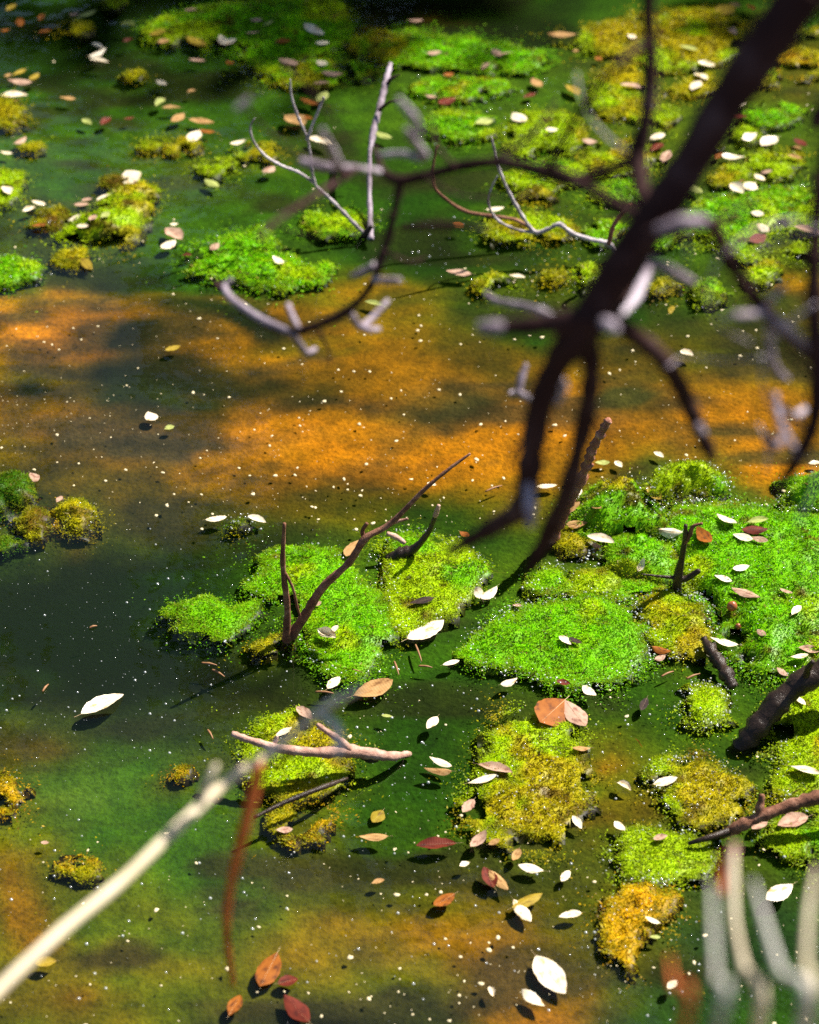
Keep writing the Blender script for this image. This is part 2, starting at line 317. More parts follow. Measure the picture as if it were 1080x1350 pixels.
 ('top_ochre', 'large ochre mat between the thin upright branch and thick limb', [(752,46),(790,30),(850,20),(930,4),(975,30),(982,56),(950,82),(900,90),(862,88),(830,72),(790,70)], .014,.05,'OCHRE','LIME',.40,.15),
 ('ochre_tongue', 'ochre tongue of weed left of the thin upright branch', [(782,105),(815,80),(850,84),(856,120),(850,158),(810,156),(780,134)], .010,.04,'OCHRE','LIME',.45,.08),
 ('yellow_lump', 'yellow-green lump with one white leaf above the dark branch', [(663,172),(700,148),(740,146),(768,168),(765,200),(720,206),(670,198)], .014,.04,'LIME','OCHRE',.45,.1),
 ('ochre_lump', 'ochre lump behind the fork of the dark side branch', [(760,214),(778,192),(815,184),(860,192),(872,214),(840,228),(790,228)], .012,.03,'OCHRE','LIME',.45,.15),
 ('green_under_fork', 'green patch under the fork of the dark side branch', [(770,254),(790,238),(830,234),(846,248),(836,266),(795,268)], .008,.03,'BRIGHT','LIME',.5,.05),
 ('right_far_green', 'thin bright green mat right of the thick limb', [(966,160),(985,146),(1020,136),(1055,142),(1064,156),(1020,166),(985,168)], .010,.03,'BRIGHT','LIME',.35,.03),
 ('right_far_lime', 'thin lime strip beside the thick limb', [(930,188),(950,174),(985,168),(1004,176),(990,188),(955,194)], .008,.02,'LIME','OCHRE',.45,.1),
 ('right_far_ochre', 'ochre and lime patch under tan leaves at far right', [(980,216),(1000,200),(1030,194),(1056,204),(1050,228),(1010,234)], .008,.03,'LIME','OCHRE',.55,.1),
 ('right_bank', 'wide lime mat right of the thick limb reaching the edge', [(888,288),(930,266),(1000,252),(1090,244),(1130,300),(1060,302),(1014,296),(1002,340),(976,346),(950,322),(905,306)], .014,.04,'LIME','BRIGHT',.40,.14),
 ('corner_ochre', 'dull ochre weed patch in the upper right corner', [(996,90),(1020,70),(1060,66),(1110,72),(1110,96),(1040,102)], .006,.03,'OCHRE','GOLD',.45,.2),
 ('limb_ochre', 'ochre patch tucked against the upper thick limb', [(988,108),(1010,92),(1032,96),(1030,108),(1005,114)], .006,.02,'OCHRE','LIME',.45,.1),
 ('under_twig', 'dull green mat beneath the pale bare twig at centre top', [(640,308),(655,290),(690,280),(740,288),(760,302),(730,314),(680,318)], .010,.03,'LIME','OCHRE',.5,.2),
 ('under_twig_b', 'small green mat between the pale twig and thick limb', [(762,306),(780,294),(815,290),(830,302),(810,316),(778,318)], .010,.02,'BRIGHT','OCHRE',.5,.1),
 ('pod_brown', 'brownish lump above the pale bare twig at centre', [(688,262),(696,250),(716,248),(728,258),(716,268),(698,270)], .014,.02,'BROWN','OCHRE',.5,.4),
 ('three_leaf', 'small ochre tuft between two cream leaves at centre', [(634,380),(642,366),(662,362),(676,372),(668,384),(645,388)], .014,.015,'OCHRE','LIME',.5,.2),
 ('lime_dot', 'small lime tuft left of the thick limb', [(754,364),(764,352),(782,348),(796,358),(790,370),(766,374)], .014,.015,'LIME','GOLD',.4,.15),
 ('green_dot', 'small round green tuft right of the thick limb fork', [(913,390),(922,374),(942,370),(954,382),(946,396),(924,400)], .014,.018,'BRIGHT','LIME',.5,.1),
 ('brown_dot', 'small brown-green tuft just right of the thick limb', [(858,382),(866,370),(882,368),(888,378),(876,388)], .012,.012,'OCHRE','BROWN',.5,.3),
 ('tiny_amber', 'tiny amber tuft left of the small lime tuft', [(722,370),(728,360),(740,360),(744,369),(734,376)], .010,.01,'OCHRE','GOLD',.5,.2),
 ('ripple_green', 'sunken green weed patch below the pale leaf, upper centre', [(552,168),(580,150),(620,146),(660,158),(650,178),(600,184)], .003,.04,'BRIGHT','LIME',.4,.05),
 ('streaky', 'streaky green weed strip with white glints at upper centre', [(548,112),(575,104),(620,102),(662,108),(668,120),(630,128),(580,126),(552,122)], .008,.03,'BRIGHT','OCHRE',.45,.10),
 ('streaky_b', 'patchy lime weed under the dark level branch', [(668,232),(700,214),(748,212),(770,222),(756,240),(710,248),(676,246)], .008,.03,'LIME','BRIGHT',.5,.10),
 ('limb_left_lime', 'lime weed patch tight against the left of the thick limb', [(858,150),(876,138),(892,146),(884,166),(864,176)], .008,.03,'LIME','OCHRE',.4,.08),
 ('limb_white', 'olive weed patch beside three white leaves left of the limb', [(880,118),(905,100),(940,98),(948,112),(925,128),(890,130)], .006,.03,'OCHRE','LIME',.45,.15),
 ('right_mid_lime', 'mottled lime weed left of the three white leaves at right', [(938,226),(962,216),(990,222),(990,236),(962,242),(940,240)], .006,.02,'LIME','OCHRE',.5,.10),
 ('green_gap', 'bright green weed between the limb and the wide lime mat', [(846,300),(868,290),(884,300),(878,320),(856,326)], .008,.02,'BRIGHT','LIME',.5,.05),
 ('top_right_dim', 'dim olive weed at the very top right of the thick limb', [(1000,30),(1040,14),(1110,10),(1110,40),(1050,48)], .006,.03,'OCHRE','DARKM',.5,.25),
 ('frothy_gap', 'frothy pale green weed between the leaf-shaped mat and right bank', [(806,786),(800,768),(830,764),(866,768),(872,780),(842,790)], .003,.02,'LIME','BRIGHT',.5,.05),
 ('frothy_top', 'frothy pale ledge of weed at the back of the right moss bank', [(868,700),(878,680),(905,666),(960,660),(940,680),(905,700)], .008,.02,'LIME','OCHRE',.4,.08),
 ('right_amber_tuft', 'amber and green tuft beside orange silt at right', [(985,362),(998,350),(1016,348),(1024,358),(1010,370),(992,372)], .012,.015,'OCHRE','LIME',.5,.25),
 ('far_right_tuft', 'lime tuft by the right edge under the pinkish leaf', [(1040,338),(1052,324),(1075,318),(1110,326),(1110,344),(1060,350)], .012,.02,'LIME','OCHRE',.4,.15),
]
def chaikin(P, n=2):
    for _ in range(n):
        Q = []
        for i in range(len(P)):
            a, b = P[i], P[(i+1) % len(P)]
            Q += [a*0.75+b*0.25, a*0.25+b*0.75]
        P = Q
    return np.array(P)
def poly_sd(X, Y, P):
    A = P; B = np.roll(P, -1, 0)
    best = np.full(X.shape, 1e9); inside = np.zeros(X.shape, bool)
    for (ax, ay), (bx, by) in zip(A, B):
        ex, ey = bx-ax, by-ay; wx, wy = X-ax, Y-ay
        t = np.clip((wx*ex+wy*ey)/(ex*ex+ey*ey+1e-12), 0, 1)
        best = np.minimum(best, (wx-ex*t)**2+(wy-ey*t)**2)
        c = ((ay <= Y) & (by > Y)) | ((by <= Y) & (ay > Y))
        xi = ax+(Y-ay)/(by-ay+1e-12)*ex
        inside ^= c & (X < xi)
    d = np.sqrt(best); return np.where(inside, d, -d)
def palette(name): return np.array(globals()[name])
# ------------------------------------------------------------------ ground sheet (pond bed and banks)
def axis(lo, hi, step, far):
    a = list(np.arange(lo, hi+step/2, step)); s = step
    b = []; v = lo
    while v > -far: s *= 1.22; v -= s; b.append(v)
    c = []; v = hi; s = step
    while v < far: s *= 1.22; v += s; c.append(v)
    return np.array(b[::-1]+a+c)
# patches of silt, weed and dark mud, some of it painted shade: survey x, y, half width, half height, colour, water depth, weight
ORANGE, AMBER, OLIVE = (0.43, 0.150, 0.001), (0.225, 0.094, 0.001), (0.085, 0.052, 0.003)
GREEN, DEEPG, MUD_SHADE, TEAL = (0.046, 0.145, 0.002), (0.020, 0.100, 0.002), (0.007, 0.010, 0.006), (0.050, 0.120, 0.010)
PATCHES = [
    (540, 520, 700, 150, AMBER, 0.035, 1.3), (60, 410, 130, 60, ORANGE, 0.02, 1.5), (250, 590, 330, 60, AMBER, 0.03, 0.8),
    (340, 545, 100, 30, ORANGE, 0.02, 1.0), (560, 480, 140, 70, AMBER, 0.025, 0.9), (590, 620, 130, 50, ORANGE, 0.025, 0.9),
    (450, 600, 160, 60, ORANGE, 0.03, 0.7), (900, 560, 200, 60, AMBER, 0.025, 1.0), (740, 550, 90, 60, ORANGE, 0.025, 0.8),
    (990, 610, 90, 50, ORANGE, 0.02, 1.0), (1045, 375, 45, 60, ORANGE, 0.015, 1.3), (870, 430, 120, 40, OLIVE, 0.07, 1.0),
    (700, 420, 110, 50, DEEPG, 0.13, 1.2), (800, 380, 150, 45, DEEPG, 0.15, 1.3), (820, 480, 80, 30, OLIVE, 0.07, 0.9),
    (130, 455, 70, 34, MUD_SHADE, 0.08, 1.2), (215, 495, 130, 22, MUD_SHADE, 0.08, 1.3), (20, 525, 90, 20, MUD_SHADE, 0.08, 1.1),
    (340, 398, 130, 20, MUD_SHADE, 0.09, 1.6), (230, 340, 100, 40, DEEPG, 0.14, 1.3), (390, 490, 70, 35, OLIVE, 0.09, 0.9), (270, 450, 90, 22, AMBER, 0.03, 0.9),
    (330, 383, 110, 8, ORANGE, 0.01, 1.2), (450, 350, 60, 40, AMBER, 0.02, 1.1), (190, 525, 80, 20, (0.03, 0.04, 0.012), 0.1, 1.4), (600, 540, 60, 24, (0.05, 0.04, 0.012), 0.06, 1.2), (840, 530, 60, 26, (0.05, 0.045, 0.01), 0.06, 1.2), (470, 650, 120, 26, OLIVE, 0.07, 1.2), (640, 470, 40, 40, OLIVE, 0.07, 1.0), (150, 560, 160, 14, (0.05, 0.035, 0.02), 0.05, 1.2),
    (120, 620, 110, 45, OLIVE, 0.08, 1.0), (280, 650, 130, 40, OLIVE, 0.07, 0.9), (100, 730, 22, 60, ORANGE, 0.03, 1.1),
    (90, 780, 200, 70, MUD_SHADE, 0.22, 1.6), (200, 850, 230, 35, MUD_SHADE, 0.24, 1.5), (300, 730, 90, 50, DEEPG, 0.2, 1.2),  # shade over the left water, painted dark into the bed
    (150, 900, 220, 35, MUD_SHADE, 0.16, 0.9), (60, 690, 60, 40, MUD_SHADE, 0.2, 1.2), (250, 930, 230, 50, (0.022, 0.028, 0.012), 0.09, 1.0), (30, 980, 90, 60, OLIVE, 0.06, 0.9), (140, 1040, 110, 45, TEAL, 0.06, 1.2),
    (620, 700, 120, 40, DEEPG, 0.16, 1.0), (560, 960, 130, 150, DEEPG, 0.12, 0.8), (690, 920, 120, 60, DEEPG, 0.14, 0.9), (880, 930, 140, 70, DEEPG, 0.15, 1.1),
    (790, 1060, 70, 70, (0.24, 0.085, 0.003), 0.03, 1.4), (870, 1060, 110, 40, AMBER, 0.06, 0.8), (560, 1210, 130, 70, AMBER, 0.04, 1.1), (660, 1290, 120, 60, AMBER, 0.035, 1.2),
    (740, 1320, 70, 60, (0.24, 0.09, 0.004), 0.03, 1.2), (120, 1290, 170, 70, AMBER, 0.035, 1.2), (20, 1170, 60, 70, AMBER, 0.045, 1.0), (60, 1330, 90, 30, OLIVE, 0.05, 0.8),
    (430, 1130, 90, 50, OLIVE, 0.08, 0.8), (300, 1220, 150, 90, GREEN, 0.06, 1.0), (380, 1210, 120, 90, (0.024, 0.066, 0.004), 0.05, 0.9), (480, 1300, 100, 40, GREEN, 0.05, 1.0),
    (200, 1190, 130, 40, (0.08, 0.10, 0.002), 0.04, 0.8), (340, 1290, 150, 45, (0.09, 0.10, 0.002), 0.035, 0.9), (490, 1230, 130, 50, (0.18, 0.10, 0.002), 0.035, 1.0), (230, 1260, 120, 30, (0.14, 0.11, 0.002), 0.03, 0.8), (620, 1220, 130, 40, AMBER, 0.03, 1.0),
    (450, 1340, 60, 25, MUD_SHADE, 0.06, 0.9), (940, 1250, 130, 110, (0.02, 0.07, 0.02), 0.1, 1.4), (730, 1180, 120, 60, OLIVE, 0.07, 0.8), (1010, 1220, 90, 70, (0.016, 0.06, 0.022), 0.12, 1.0),
    (820, 170, 300, 130, (0.06, 0.075, 0.002), 0.03, 1.0), (640, 130, 140, 50, (0.045, 0.08, 0.002), 0.03, 0.9), (960, 300, 160, 60, (0.03, 0.06, 0.003), 0.05, 0.8), (860, 300, 70, 50, DEEPG, 0.15, 1.2), (560, 300, 140, 40, DEEPG, 0.15, 1.0),
    (150, 130, 260, 90, GREEN, 0.09, 0.5), (230, 20, 260, 25, DEEPG, 0.25, 1.6), (60, 60, 120, 40, DEEPG, 0.2, 1.2), (560, 10, 130, 22, MUD_SHADE, 0.2, 1.5), (590, 12, 50, 10, ORANGE, 0.02, 1.2), (480, 30, 24, 18, AMBER, 0.02, 1.3),  # top-edge shade painted as dark bed colour
    (730, 20, 60, 30, MUD_SHADE, 0.2, 1.3), (1020, 60, 90, 40, AMBER, 0.03, 0.9), (1050, 110, 70, 35, OLIVE, 0.05, 0.9), (660, 130, 180, 40, GREEN, 0.06, 0.8), (600, 250, 160, 50, DEEPG, 0.12, 0.8), (610, 330, 160, 30, DEEPG, 0.16, 1.0),
]
def bed_fields(X, Y):
    nwx = (fbm(X*7, Y*7, 3)-0.5)*0.16; nwy = (fbm(X*7+40, Y*7+9, 5)-0.5)*0.16
    n = fbm(X*5, Y*5, 21, 5); n2 = fbm(X*16, Y*16, 31, 4)
    base = np.array(GREEN)[None, :]*(0.55+0.6*n)[:, None] + np.array(DEEPG)[None, :]*(0.6-0.5*n)[:, None]
    depth = 0.105+0.09*(n-0.5)
    for i, (px, py, hw, hh, c, d, w) in enumerate(PATCHES):
        p = gp(px, py); q = gp(px+hw, py); s = gp(px, py-hh); s2 = gp(px, py+hh)
        rx = q.x-p.x; ry = (s.y-s2.y)/2
        u = (X+nwx-p.x)/rx; v = (Y+nwy-p.y)/ry
        r2 = u*u+v*v
        k = np.exp(-np.clip(r2, 0, 60)**1.1*0.9)*w*(0.10+1.75*fbm(X*8+i*3.1, Y*19, 60+i, 5))
        k = np.clip(k, 0, 1)
        base = base*(1-k)[:, None]+np.array(c)[None, :]*k[:, None]
        depth = depth*(1-k)+d*k
    n3 = fbm(X*7+5, Y*17, 41, 5); n4 = fbm(X*22, Y*40, 43, 4)
    mud = np.clip((n3-0.50)*6, 0, 0.85)[:, None]; base = base*(1-mud)+np.array((0.030, 0.022, 0.009))*np.minimum(1, base.sum(1)*8)[:, None]*mud
    # weed creeping out under the water round every mat
    grow = fbm(X*26, Y*30, 47, 4)
    for spec in SPEC:
        P = chaikin([np.array(gp(*q)[:2]) for q in spec[2]], 1); lo = P.min(0)-0.16; hi = P.max(0)+0.16
        ix = np.where((X > lo[0]) & (X < hi[0]) & (Y > lo[1]) & (Y < hi[1]))[0]
        if len(ix) == 0: continue
        d = np.clip(-poly_sd(X[ix], Y[ix], P), 0, None)
        kk = np.clip(np.exp(-d/0.030)*(-0.15+1.7*grow[ix]), 0, 0.9)
        A = palette(spec[5]).mean(0)*(1-spec[7])+palette(spec[6]).mean(0)*spec[7]
        base[ix] = base[ix]*(1-kk)[:, None]+(A*np.array((0.13, 0.19, 0.2)))[None, :]*kk[:, None]
        depth[ix] = depth[ix]*(1-kk)+0.03*kk
    base *= (0.55+0.9*n4)[:, None]
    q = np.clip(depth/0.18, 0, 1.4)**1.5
    # light lost in deep murky water, baked into the bed colour
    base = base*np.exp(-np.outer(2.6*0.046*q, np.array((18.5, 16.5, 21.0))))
    return base, 0.0050+0.020*q+0.0022*(n2-0.5)
def build_ground():
    xs = axis(-0.85, 0.85, 0.009, 60); ys = axis(1.2, 3.5, 0.009, 60)
    XX, YY = np.meshgrid(xs, ys); X = XX.ravel(); Y = YY.ravel()
    colr, dep = bed_fields(X, Y)
    D2 = dep.reshape(XX.shape)
    for _ in range(3):                       # silt settles: no crests
        for ax_ in (0, 1):
            K = sum(np.roll(D2, q, ax_) for q in range(-4, 5))/9.0; D2 = K
    z = -D2.ravel()
    # banks: near bank behind y = 0.95, far bank past y = 5.2, sides past |x| = 3.4
    w = (fbm(X*1.1, Y*1.1, 77)-0.5)*0.5
    e = np.maximum.reduce([(0.98+w*0.1-Y), (Y-5.0+w)*0.8, (np.abs(X)-3.2+w)*0.8])
    rise = np.clip(e/0.35, 0, 1); rise = rise*rise*(3-2*rise)
    z = z*(1-rise)+rise*(0.10+0.16*np.clip(e, 0, 3)+0.05*fbm(X*2, Y*2, 5))
    soil = np.array((0.10, 0.075, 0.04))[None, :]*(0.5+n_(X, Y))[:, None]
    colr = colr*(1-rise)[:, None]+soil*rise[:, None]
    nx, ny = len(xs), len(ys)
    i = np.arange(nx*ny).reshape(ny, nx)
    f = np.stack([i[:-1, :-1], i[:-1, 1:], i[1:, 1:], i[1:, :-1]], -1).reshape(-1, 4)
    o = obj('ground', np_mesh('ground', np.stack([X, Y, z], 1), f, colr), M['bed'])
    tag(o, 'silt, weed and mud of the pond bed with its banks', None, None, 'structure')
def n_(X, Y): return fbm(X*6, Y*6, 91, 4)
build_ground()

def build_water():
    x0, x1, y0, y1, zb = -4.2, 4.2, 0.7, 6.4, -0.8
    v = [(x0, y0, 0), (x1, y0, 0), (x1, y1, 0), (x0, y1, 0), (x0, y0, zb), (x1, y0, zb), (x1, y1, zb), (x0, y1, zb)]
    f = [(0, 1, 2, 3), (7, 6, 5, 4), (0, 4, 5, 1), (1, 5, 6, 2), (2, 6, 7, 3), (3, 7, 4, 0)]
    o = obj('water', np_mesh('water', v, f, smooth=False), M['water'])
    tag(o, 'still green pond water over orange silt', None, None, 'structure')
build_water()

# ------------------------------------------------------------------ algae and moss mats: building
def build_mat(k, spec):
    key, label, outline, H, rim, p1, p2, share, brown = spec
    H, rim = (H*0.4, rim*1.5) if H <= .016 else (H*0.75, rim)
    sunk = key in ('ochre_large', 'golden_clump', 'left_gold', 'pale_dot', 'dot', 'gold_below_stick', 'ochre_right', 'ripple_green', 'top_low', 'streaky', 'corner_ochre', 'limb_white')
    if key in ('left_mound', 'brown_mound', 'amber_mound', 'far_left_green', 'left_ochre', 'left_lime'): H *= 0.7
    if sunk: H = min(H, 0.0025)
    P = chaikin([np.array(gp(*q)[:2]) for q in outline])
    lo = P.min(0)-0.035; hi = P.max(0)+0.035
    lo[0] = max(lo[0], -0.95); hi[0] = min(hi[0], 0.95)
    g = 0.0045 if (hi-lo).max() < 0.2 else 0.006
    xs = np.arange(lo[0], hi[0], g); ys = np.arange(lo[1], hi[1], g)
    X, Y = np.meshgrid(xs, ys)
    rag = min(0.022, 0.16*min(hi-lo))
    d = poly_sd(X, Y, P)+0.005+(fbm(X*38, Y*38, k, 3)-0.5)*rag*1.6+(fbm(X*110, Y*110, k+5, 2)-0.5)*0.010
    d = d-np.clip(fbm(X*30+3, Y*30, k+9, 3)-(0.50 if key == 'golden_clump' else 0.56 if sunk else 0.60 if P[:, 1].mean() > 2.35 else 0.64), 0, 1)*(0.16 if sunk else 0.13)
    t = np.clip(d/rim, -3, None)
    lump = (fbm(X*42, Y*42, 300+k, 3)-0.45)*(0.006+H*0.5)+(fbm(X*130, Y*130, 400+k, 2)-0.5)*(0.013 if sunk else 0.006)
    z = np.where(d > 0, H*np.tanh(t*1.2)+lump*np.clip(t, 0, 1), 1.6*d)
    z = np.maximum(z, -0.09)
    keep = d > -0.007
    cell = keep[:-1, :-1] & keep[:-1, 1:] & keep[1:, 1:] & keep[1:, :-1]
    ids = np.arange(X.size).reshape(X.shape)
    f = np.stack([ids[:-1, :-1], ids[:-1, 1:], ids[1:, 1:], ids[1:, :-1]], -1)[cell]
    used = np.zeros(X.size, bool); used[f.ravel()] = True
    remap = np.cumsum(used)-1
    V = np.stack([X.ravel(), Y.ravel(), z.ravel()], 1)
    def colour(x, y, dd, r1):
        n = fbm(x*17, y*17, 500+k, 4); n2 = fbm(x*55, y*55, 600+k, 3)
        A, B = palette(p1), palette(p2)
        a = A[0]+(A[1]-A[0])*r1[:, None]; b = B[0]+(B[1]-B[0])*r1[:, None]
        w = np.clip((n-(0.72-0.44*share))*9+0.0, 0, 1)[:, None]
        c = a*(1-w)+b*w
        Bw = palette('BROWN'); wb = np.clip((n2-(0.76-0.52*brown))*10, 0, 1)[:, None]*0.8
        c = c*(1-wb)+(Bw[0]+(Bw[1]-Bw[0])*r1[:, None])*wb
        return c
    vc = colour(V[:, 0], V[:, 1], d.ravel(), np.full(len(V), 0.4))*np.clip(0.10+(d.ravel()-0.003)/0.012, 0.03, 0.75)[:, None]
    root = empty('algae_mat', (float(P[:, 0].mean()), float(P[:, 1].mean()), 0))
    tag(root, label, 'algae mat', 'mats of moss and algae on the pond')
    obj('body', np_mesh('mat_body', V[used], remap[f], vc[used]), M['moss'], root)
    # fronds: short blades growing out of the mat, too small to pick apart
    fz = z.ravel()[f].mean(1)
    ok = f[fz > -0.014]
    near = P[:, 1].mean() < 2.35
    dens = 150 if near else 75            # blades per square centimetre, before the cap
    N = int(len(ok)*g*g*1e4*dens*0.55)
    N = min(max(N, 600), 60000)
    fi = ok[rng.integers(0, len(ok), N)]
    u = rng.random(N)[:, None]; v = rng.random(N)[:, None]
    p = (V[fi[:, 0]]*(1-u)*(1-v)+V[fi[:, 1]]*u*(1-v)+V[fi[:, 2]]*u*v+V[fi[:, 3]]*(1-u)*v)
    dr = d.ravel(); u1, v1 = u[:, 0], v[:, 0]
    dd = dr[fi[:, 0]]*(1-u1)*(1-v1)+dr[fi[:, 1]]*u1*(1-v1)+dr[fi[:, 2]]*u1*v1+dr[fi[:, 3]]*(1-u1)*v1
    kp = dd > rng.uniform(-0.007, 0.003, N)
    p = p[kp]; dd = dd[kp]; N = len(p)
    L = (0.0011+0.0028*rng.random(N)**2.0)*(1.0 if near else 1.5)*np.clip(0.75+dd/0.02, 0.55, 1.15)
    Wd = (0.0007+0.0007*rng.random(N))*(1.0 if near else 1.6)
    az = rng.random(N)*2*np.pi; tilt = rng.random(N)**0.7*1.35
    strand = rng.random(N) < 0.0035; L[strand] *= 4.5; tilt[strand] = 1.3+0.25*rng.random(strand.sum())
    up = np.stack([np.cos(az)*np.sin(tilt), np.sin(az)*np.sin(tilt), np.cos(tilt)], 1)
    s = rng.random(N)*2*np.pi
    side = np.stack([np.cos(s), np.sin(s), np.zeros(N)], 1)*Wd[:, None]*0.5
    up2 = up*0.9+np.stack([np.cos(az), np.sin(az), np.full(N, -0.3)], 1)*0.35
    a0 = p-side-up*0.0008; a1 = p+side-up*0.0008
    t0 = p+up2*L[:, None]-side*0.6; t1 = p+up2*L[:, None]+side*0.6
    VV = np.stack([a0, a1, t1, t0], 1).reshape(-1, 3)
    FF = np.arange(N)[:, None]*4+np.array([0, 1, 2, 3])
    r1 = rng.random(N)
    c = colour(p[:, 0], p[:, 1], dd, r1)*(0.35+1.05*rng.random(N)**1.2)[:, None]*(0.25+1.5*fbm(p[:, 0]*(120 if sunk else 80), p[:, 1]*(120 if sunk else 80), 700+k, 2))[:, None]
    c[strand] = np.array((0.03, 0.018, 0.01))
    dry = rng.random(N) < 0.03
    c[dry] = np.array((0.30, 0.16, 0.05))*(0.4+rng.random(dry.sum()))[:, None]
    edge = np.clip(1-dd/0.026, 0, 1)[:, None]*0.42      # bleached tips round the rim
    c = c*(1-edge)+np.array((0.46, 0.58, 0.012))*edge
    CC = np.repeat(c, 4, 0)
    Nr = int(min(14000, max(400, N*0.40)))
    i0 = rng.integers(0, len(P), Nr); tt = rng.random((Nr, 1)); A0 = P[i0]; B0 = P[(i0+1) % len(P)]
    area2 = np.sum(P[:, 0]*np.roll(P[:, 1], -1)-np.roll(P[:, 0], -1)*P[:, 1]); sg = 1.0 if area2 > 0 else -1.0
    e = B0-A0; nr = np.stack([e[:, 1], -e[:, 0]], 1)*sg/(np.linalg.norm(e, axis=1)[:, None]+1e-9)
    off = rng.exponential(0.011 if near else 0.018, Nr)-0.003
    q2 = A0+e*tt+nr*off[:, None]
    msk = fbm(q2[:, 0]*34, q2[:, 1]*34, 800+k, 3) > 0.44+rng.uniform(-.08, .08, Nr)+np.clip(off*4, 0, .2)
    q2 = q2[msk]; off = off[msk]; Nr = len(q2)
    zz = np.where(rng.random(Nr) < 0.35, 0.0006, -0.001-0.5*np.abs(off)*rng.random(Nr))
    pr = np.concatenate([q2, zz[:, None]], 1); a_ = rng.random(Nr)*2*np.pi; l_ = (0.0006+0.0012*rng.random(Nr)**2)*(1.0 if near else 1.6)
    u_ = np.stack([np.cos(a_), np.sin(a_), rng.uniform(-.15, .35, Nr)], 1)*l_[:, None]; w_ = np.stack([-np.sin(a_), np.cos(a_), rng.uniform(-.3, .3, Nr)], 1)*(l_*0.35)[:, None]
    V2 = np.stack([pr-u_, pr-w_*1.3, pr+u_, pr+w_*1.3], 1).reshape(-1, 3)
    c2 = colour(q2[:, 0], q2[:, 1], off, rng.random(Nr))*(0.4+0.8*rng.random(Nr))[:, None]
    FF = np.concatenate([FF, np.arange(Nr)[:, None]*4+np.array([0, 1, 2, 3])+len(VV)], 0); VV = np.concatenate([VV, V2], 0); CC = np.concatenate([CC, np.repeat(c2, 4, 0)], 0)
    fo = obj('fronds', np_mesh('mat_fronds', VV, FF, CC), M['frond'], root); fo['kind'] = 'stuff'
    MATS.append(dict(key=key, label=label, P=P, lo=lo, g=g, z=z, d=d, c=P.mean(0)))
for k, s in enumerate(SPEC): build_mat(k, s)
def surf_z(x, y):
    best = 0.0
    for m in MATS:
        i = int((x-m['lo'][0])/m['g']); j = int((y-m['lo'][1])/m['g'])
        if 0 <= j < m['z'].shape[0] and 0 <= i < m['z'].shape[1] and m['d'][j, i] > 0:
            best = max(best, float(m['z'][j, i])+0.003)
    return best
def on_surface(px, py):
    z = 0.0
    for _ in range(4):
        p = gp(px, py, z); z = surf_z(p.x, p.y)*0.7+z*0.3
    return gp(px, py, z)

# ------------------------------------------------------------------ tubes for twigs, limbs and reeds
def spline(pts, rad, sub=6):
    P = [Vector(p) for p in pts]; out = []; rr = []
    for i in range(len(P)-1):
        p0 = P[max(i-1, 0)]; p1 = P[i]; p2 = P[i+1]; p3 = P[min(i+2, len(P)-1)]
        for k in range(sub):
            t = k/sub; t2 = t*t; t3 = t2*t
            out.append(0.5*((2*p1)+(p2-p0)*t+(2*p0-5*p1+4*p2-p3)*t2+(3*p1-p0-3*p2+p3)*t3))
            rr.append(rad[i]*(1-t)+rad[i+1]*t)
    out.append(P[-1]); rr.append(rad[-1]); return out, rr
def tube_mesh(name, pts, rad, sub=6, seg=8, knob=0.12, flat=1.0, seed=0):
    C, r = spline(pts, rad, sub); rs = random.Random(seed+len(pts)*7+int(abs(C[0].x)*999))
    V = []; ref = None
    for i, c in enumerate(C):
        t = (C[min(i+1, len(C)-1)]-C[max(i-1, 0)])
        t = t.normalized() if t.length > 1e-9 else Vector((0, 0, 1))
        if ref is None: ref = t.orthogonal()
        a = (ref-t*ref.dot(t)).normalized(); ref = a; b = t.cross(a)
        kk = 1+rs.uniform(-knob, knob)
        for s in range(seg):
            th = 2*math.pi*s/seg; q = r[i]*kk*(1+rs.uniform(-knob, knob)*0.5)
            V.append(c+a*(math.cos(th)*q)+b*(math.sin(th)*q*flat))
    n = len(C); F = []
    for i in range(n-1):
        for s in range(seg):
            F.append((i*seg+s, i*seg+(s+1) % seg, (i+1)*seg+(s+1) % seg, (i+1)*seg+s))
    e0 = len(V); V.append(C[0]); V.append(C[-1]+(C[-1]-C[-2]).normalized()*r[-1]*0.5)
    for s in range(0, seg, 2):
        F.append((e0, (s+2) % seg, s+1, s))
        o = (n-1)*seg; F.append((e0+1, o+s, o+s+1, o+(s+2) % seg))
    return np_mesh(name, [tuple(v) for v in V], F)
PXM = 2*HALF/1350                            # metres per survey pixel per metre of distance
def widths(pts, w):                          # widths seen in the survey -> radii
    return [max(0.0004, w_*PXM*((Vector(p)-CAM).dot(F_))/2) for p, w_ in zip(pts, w)]
def part(root, name, pts, w, mat, **kw):
    if name in ('pale_end', 'pale_patch'): w = [w[0]*0.55]+[x*0.74 for x in w[1:-1]]+[w[-1]*0.6]
    return obj(name, tube_mesh(name, pts, widths(pts, w), **kw), M[mat], root)
def upright(pl, y0, lean=0.0):               # survey points in a plane that leans towards the viewer
    n = len(pl)
    return [yp(x, y, y0-lean*i/max(1, n-1)) for i, (x, y) in enumerate(pl)]
def lying(pl, h): return [gp(x, y, z) for (x, y), z in zip(pl, h)]

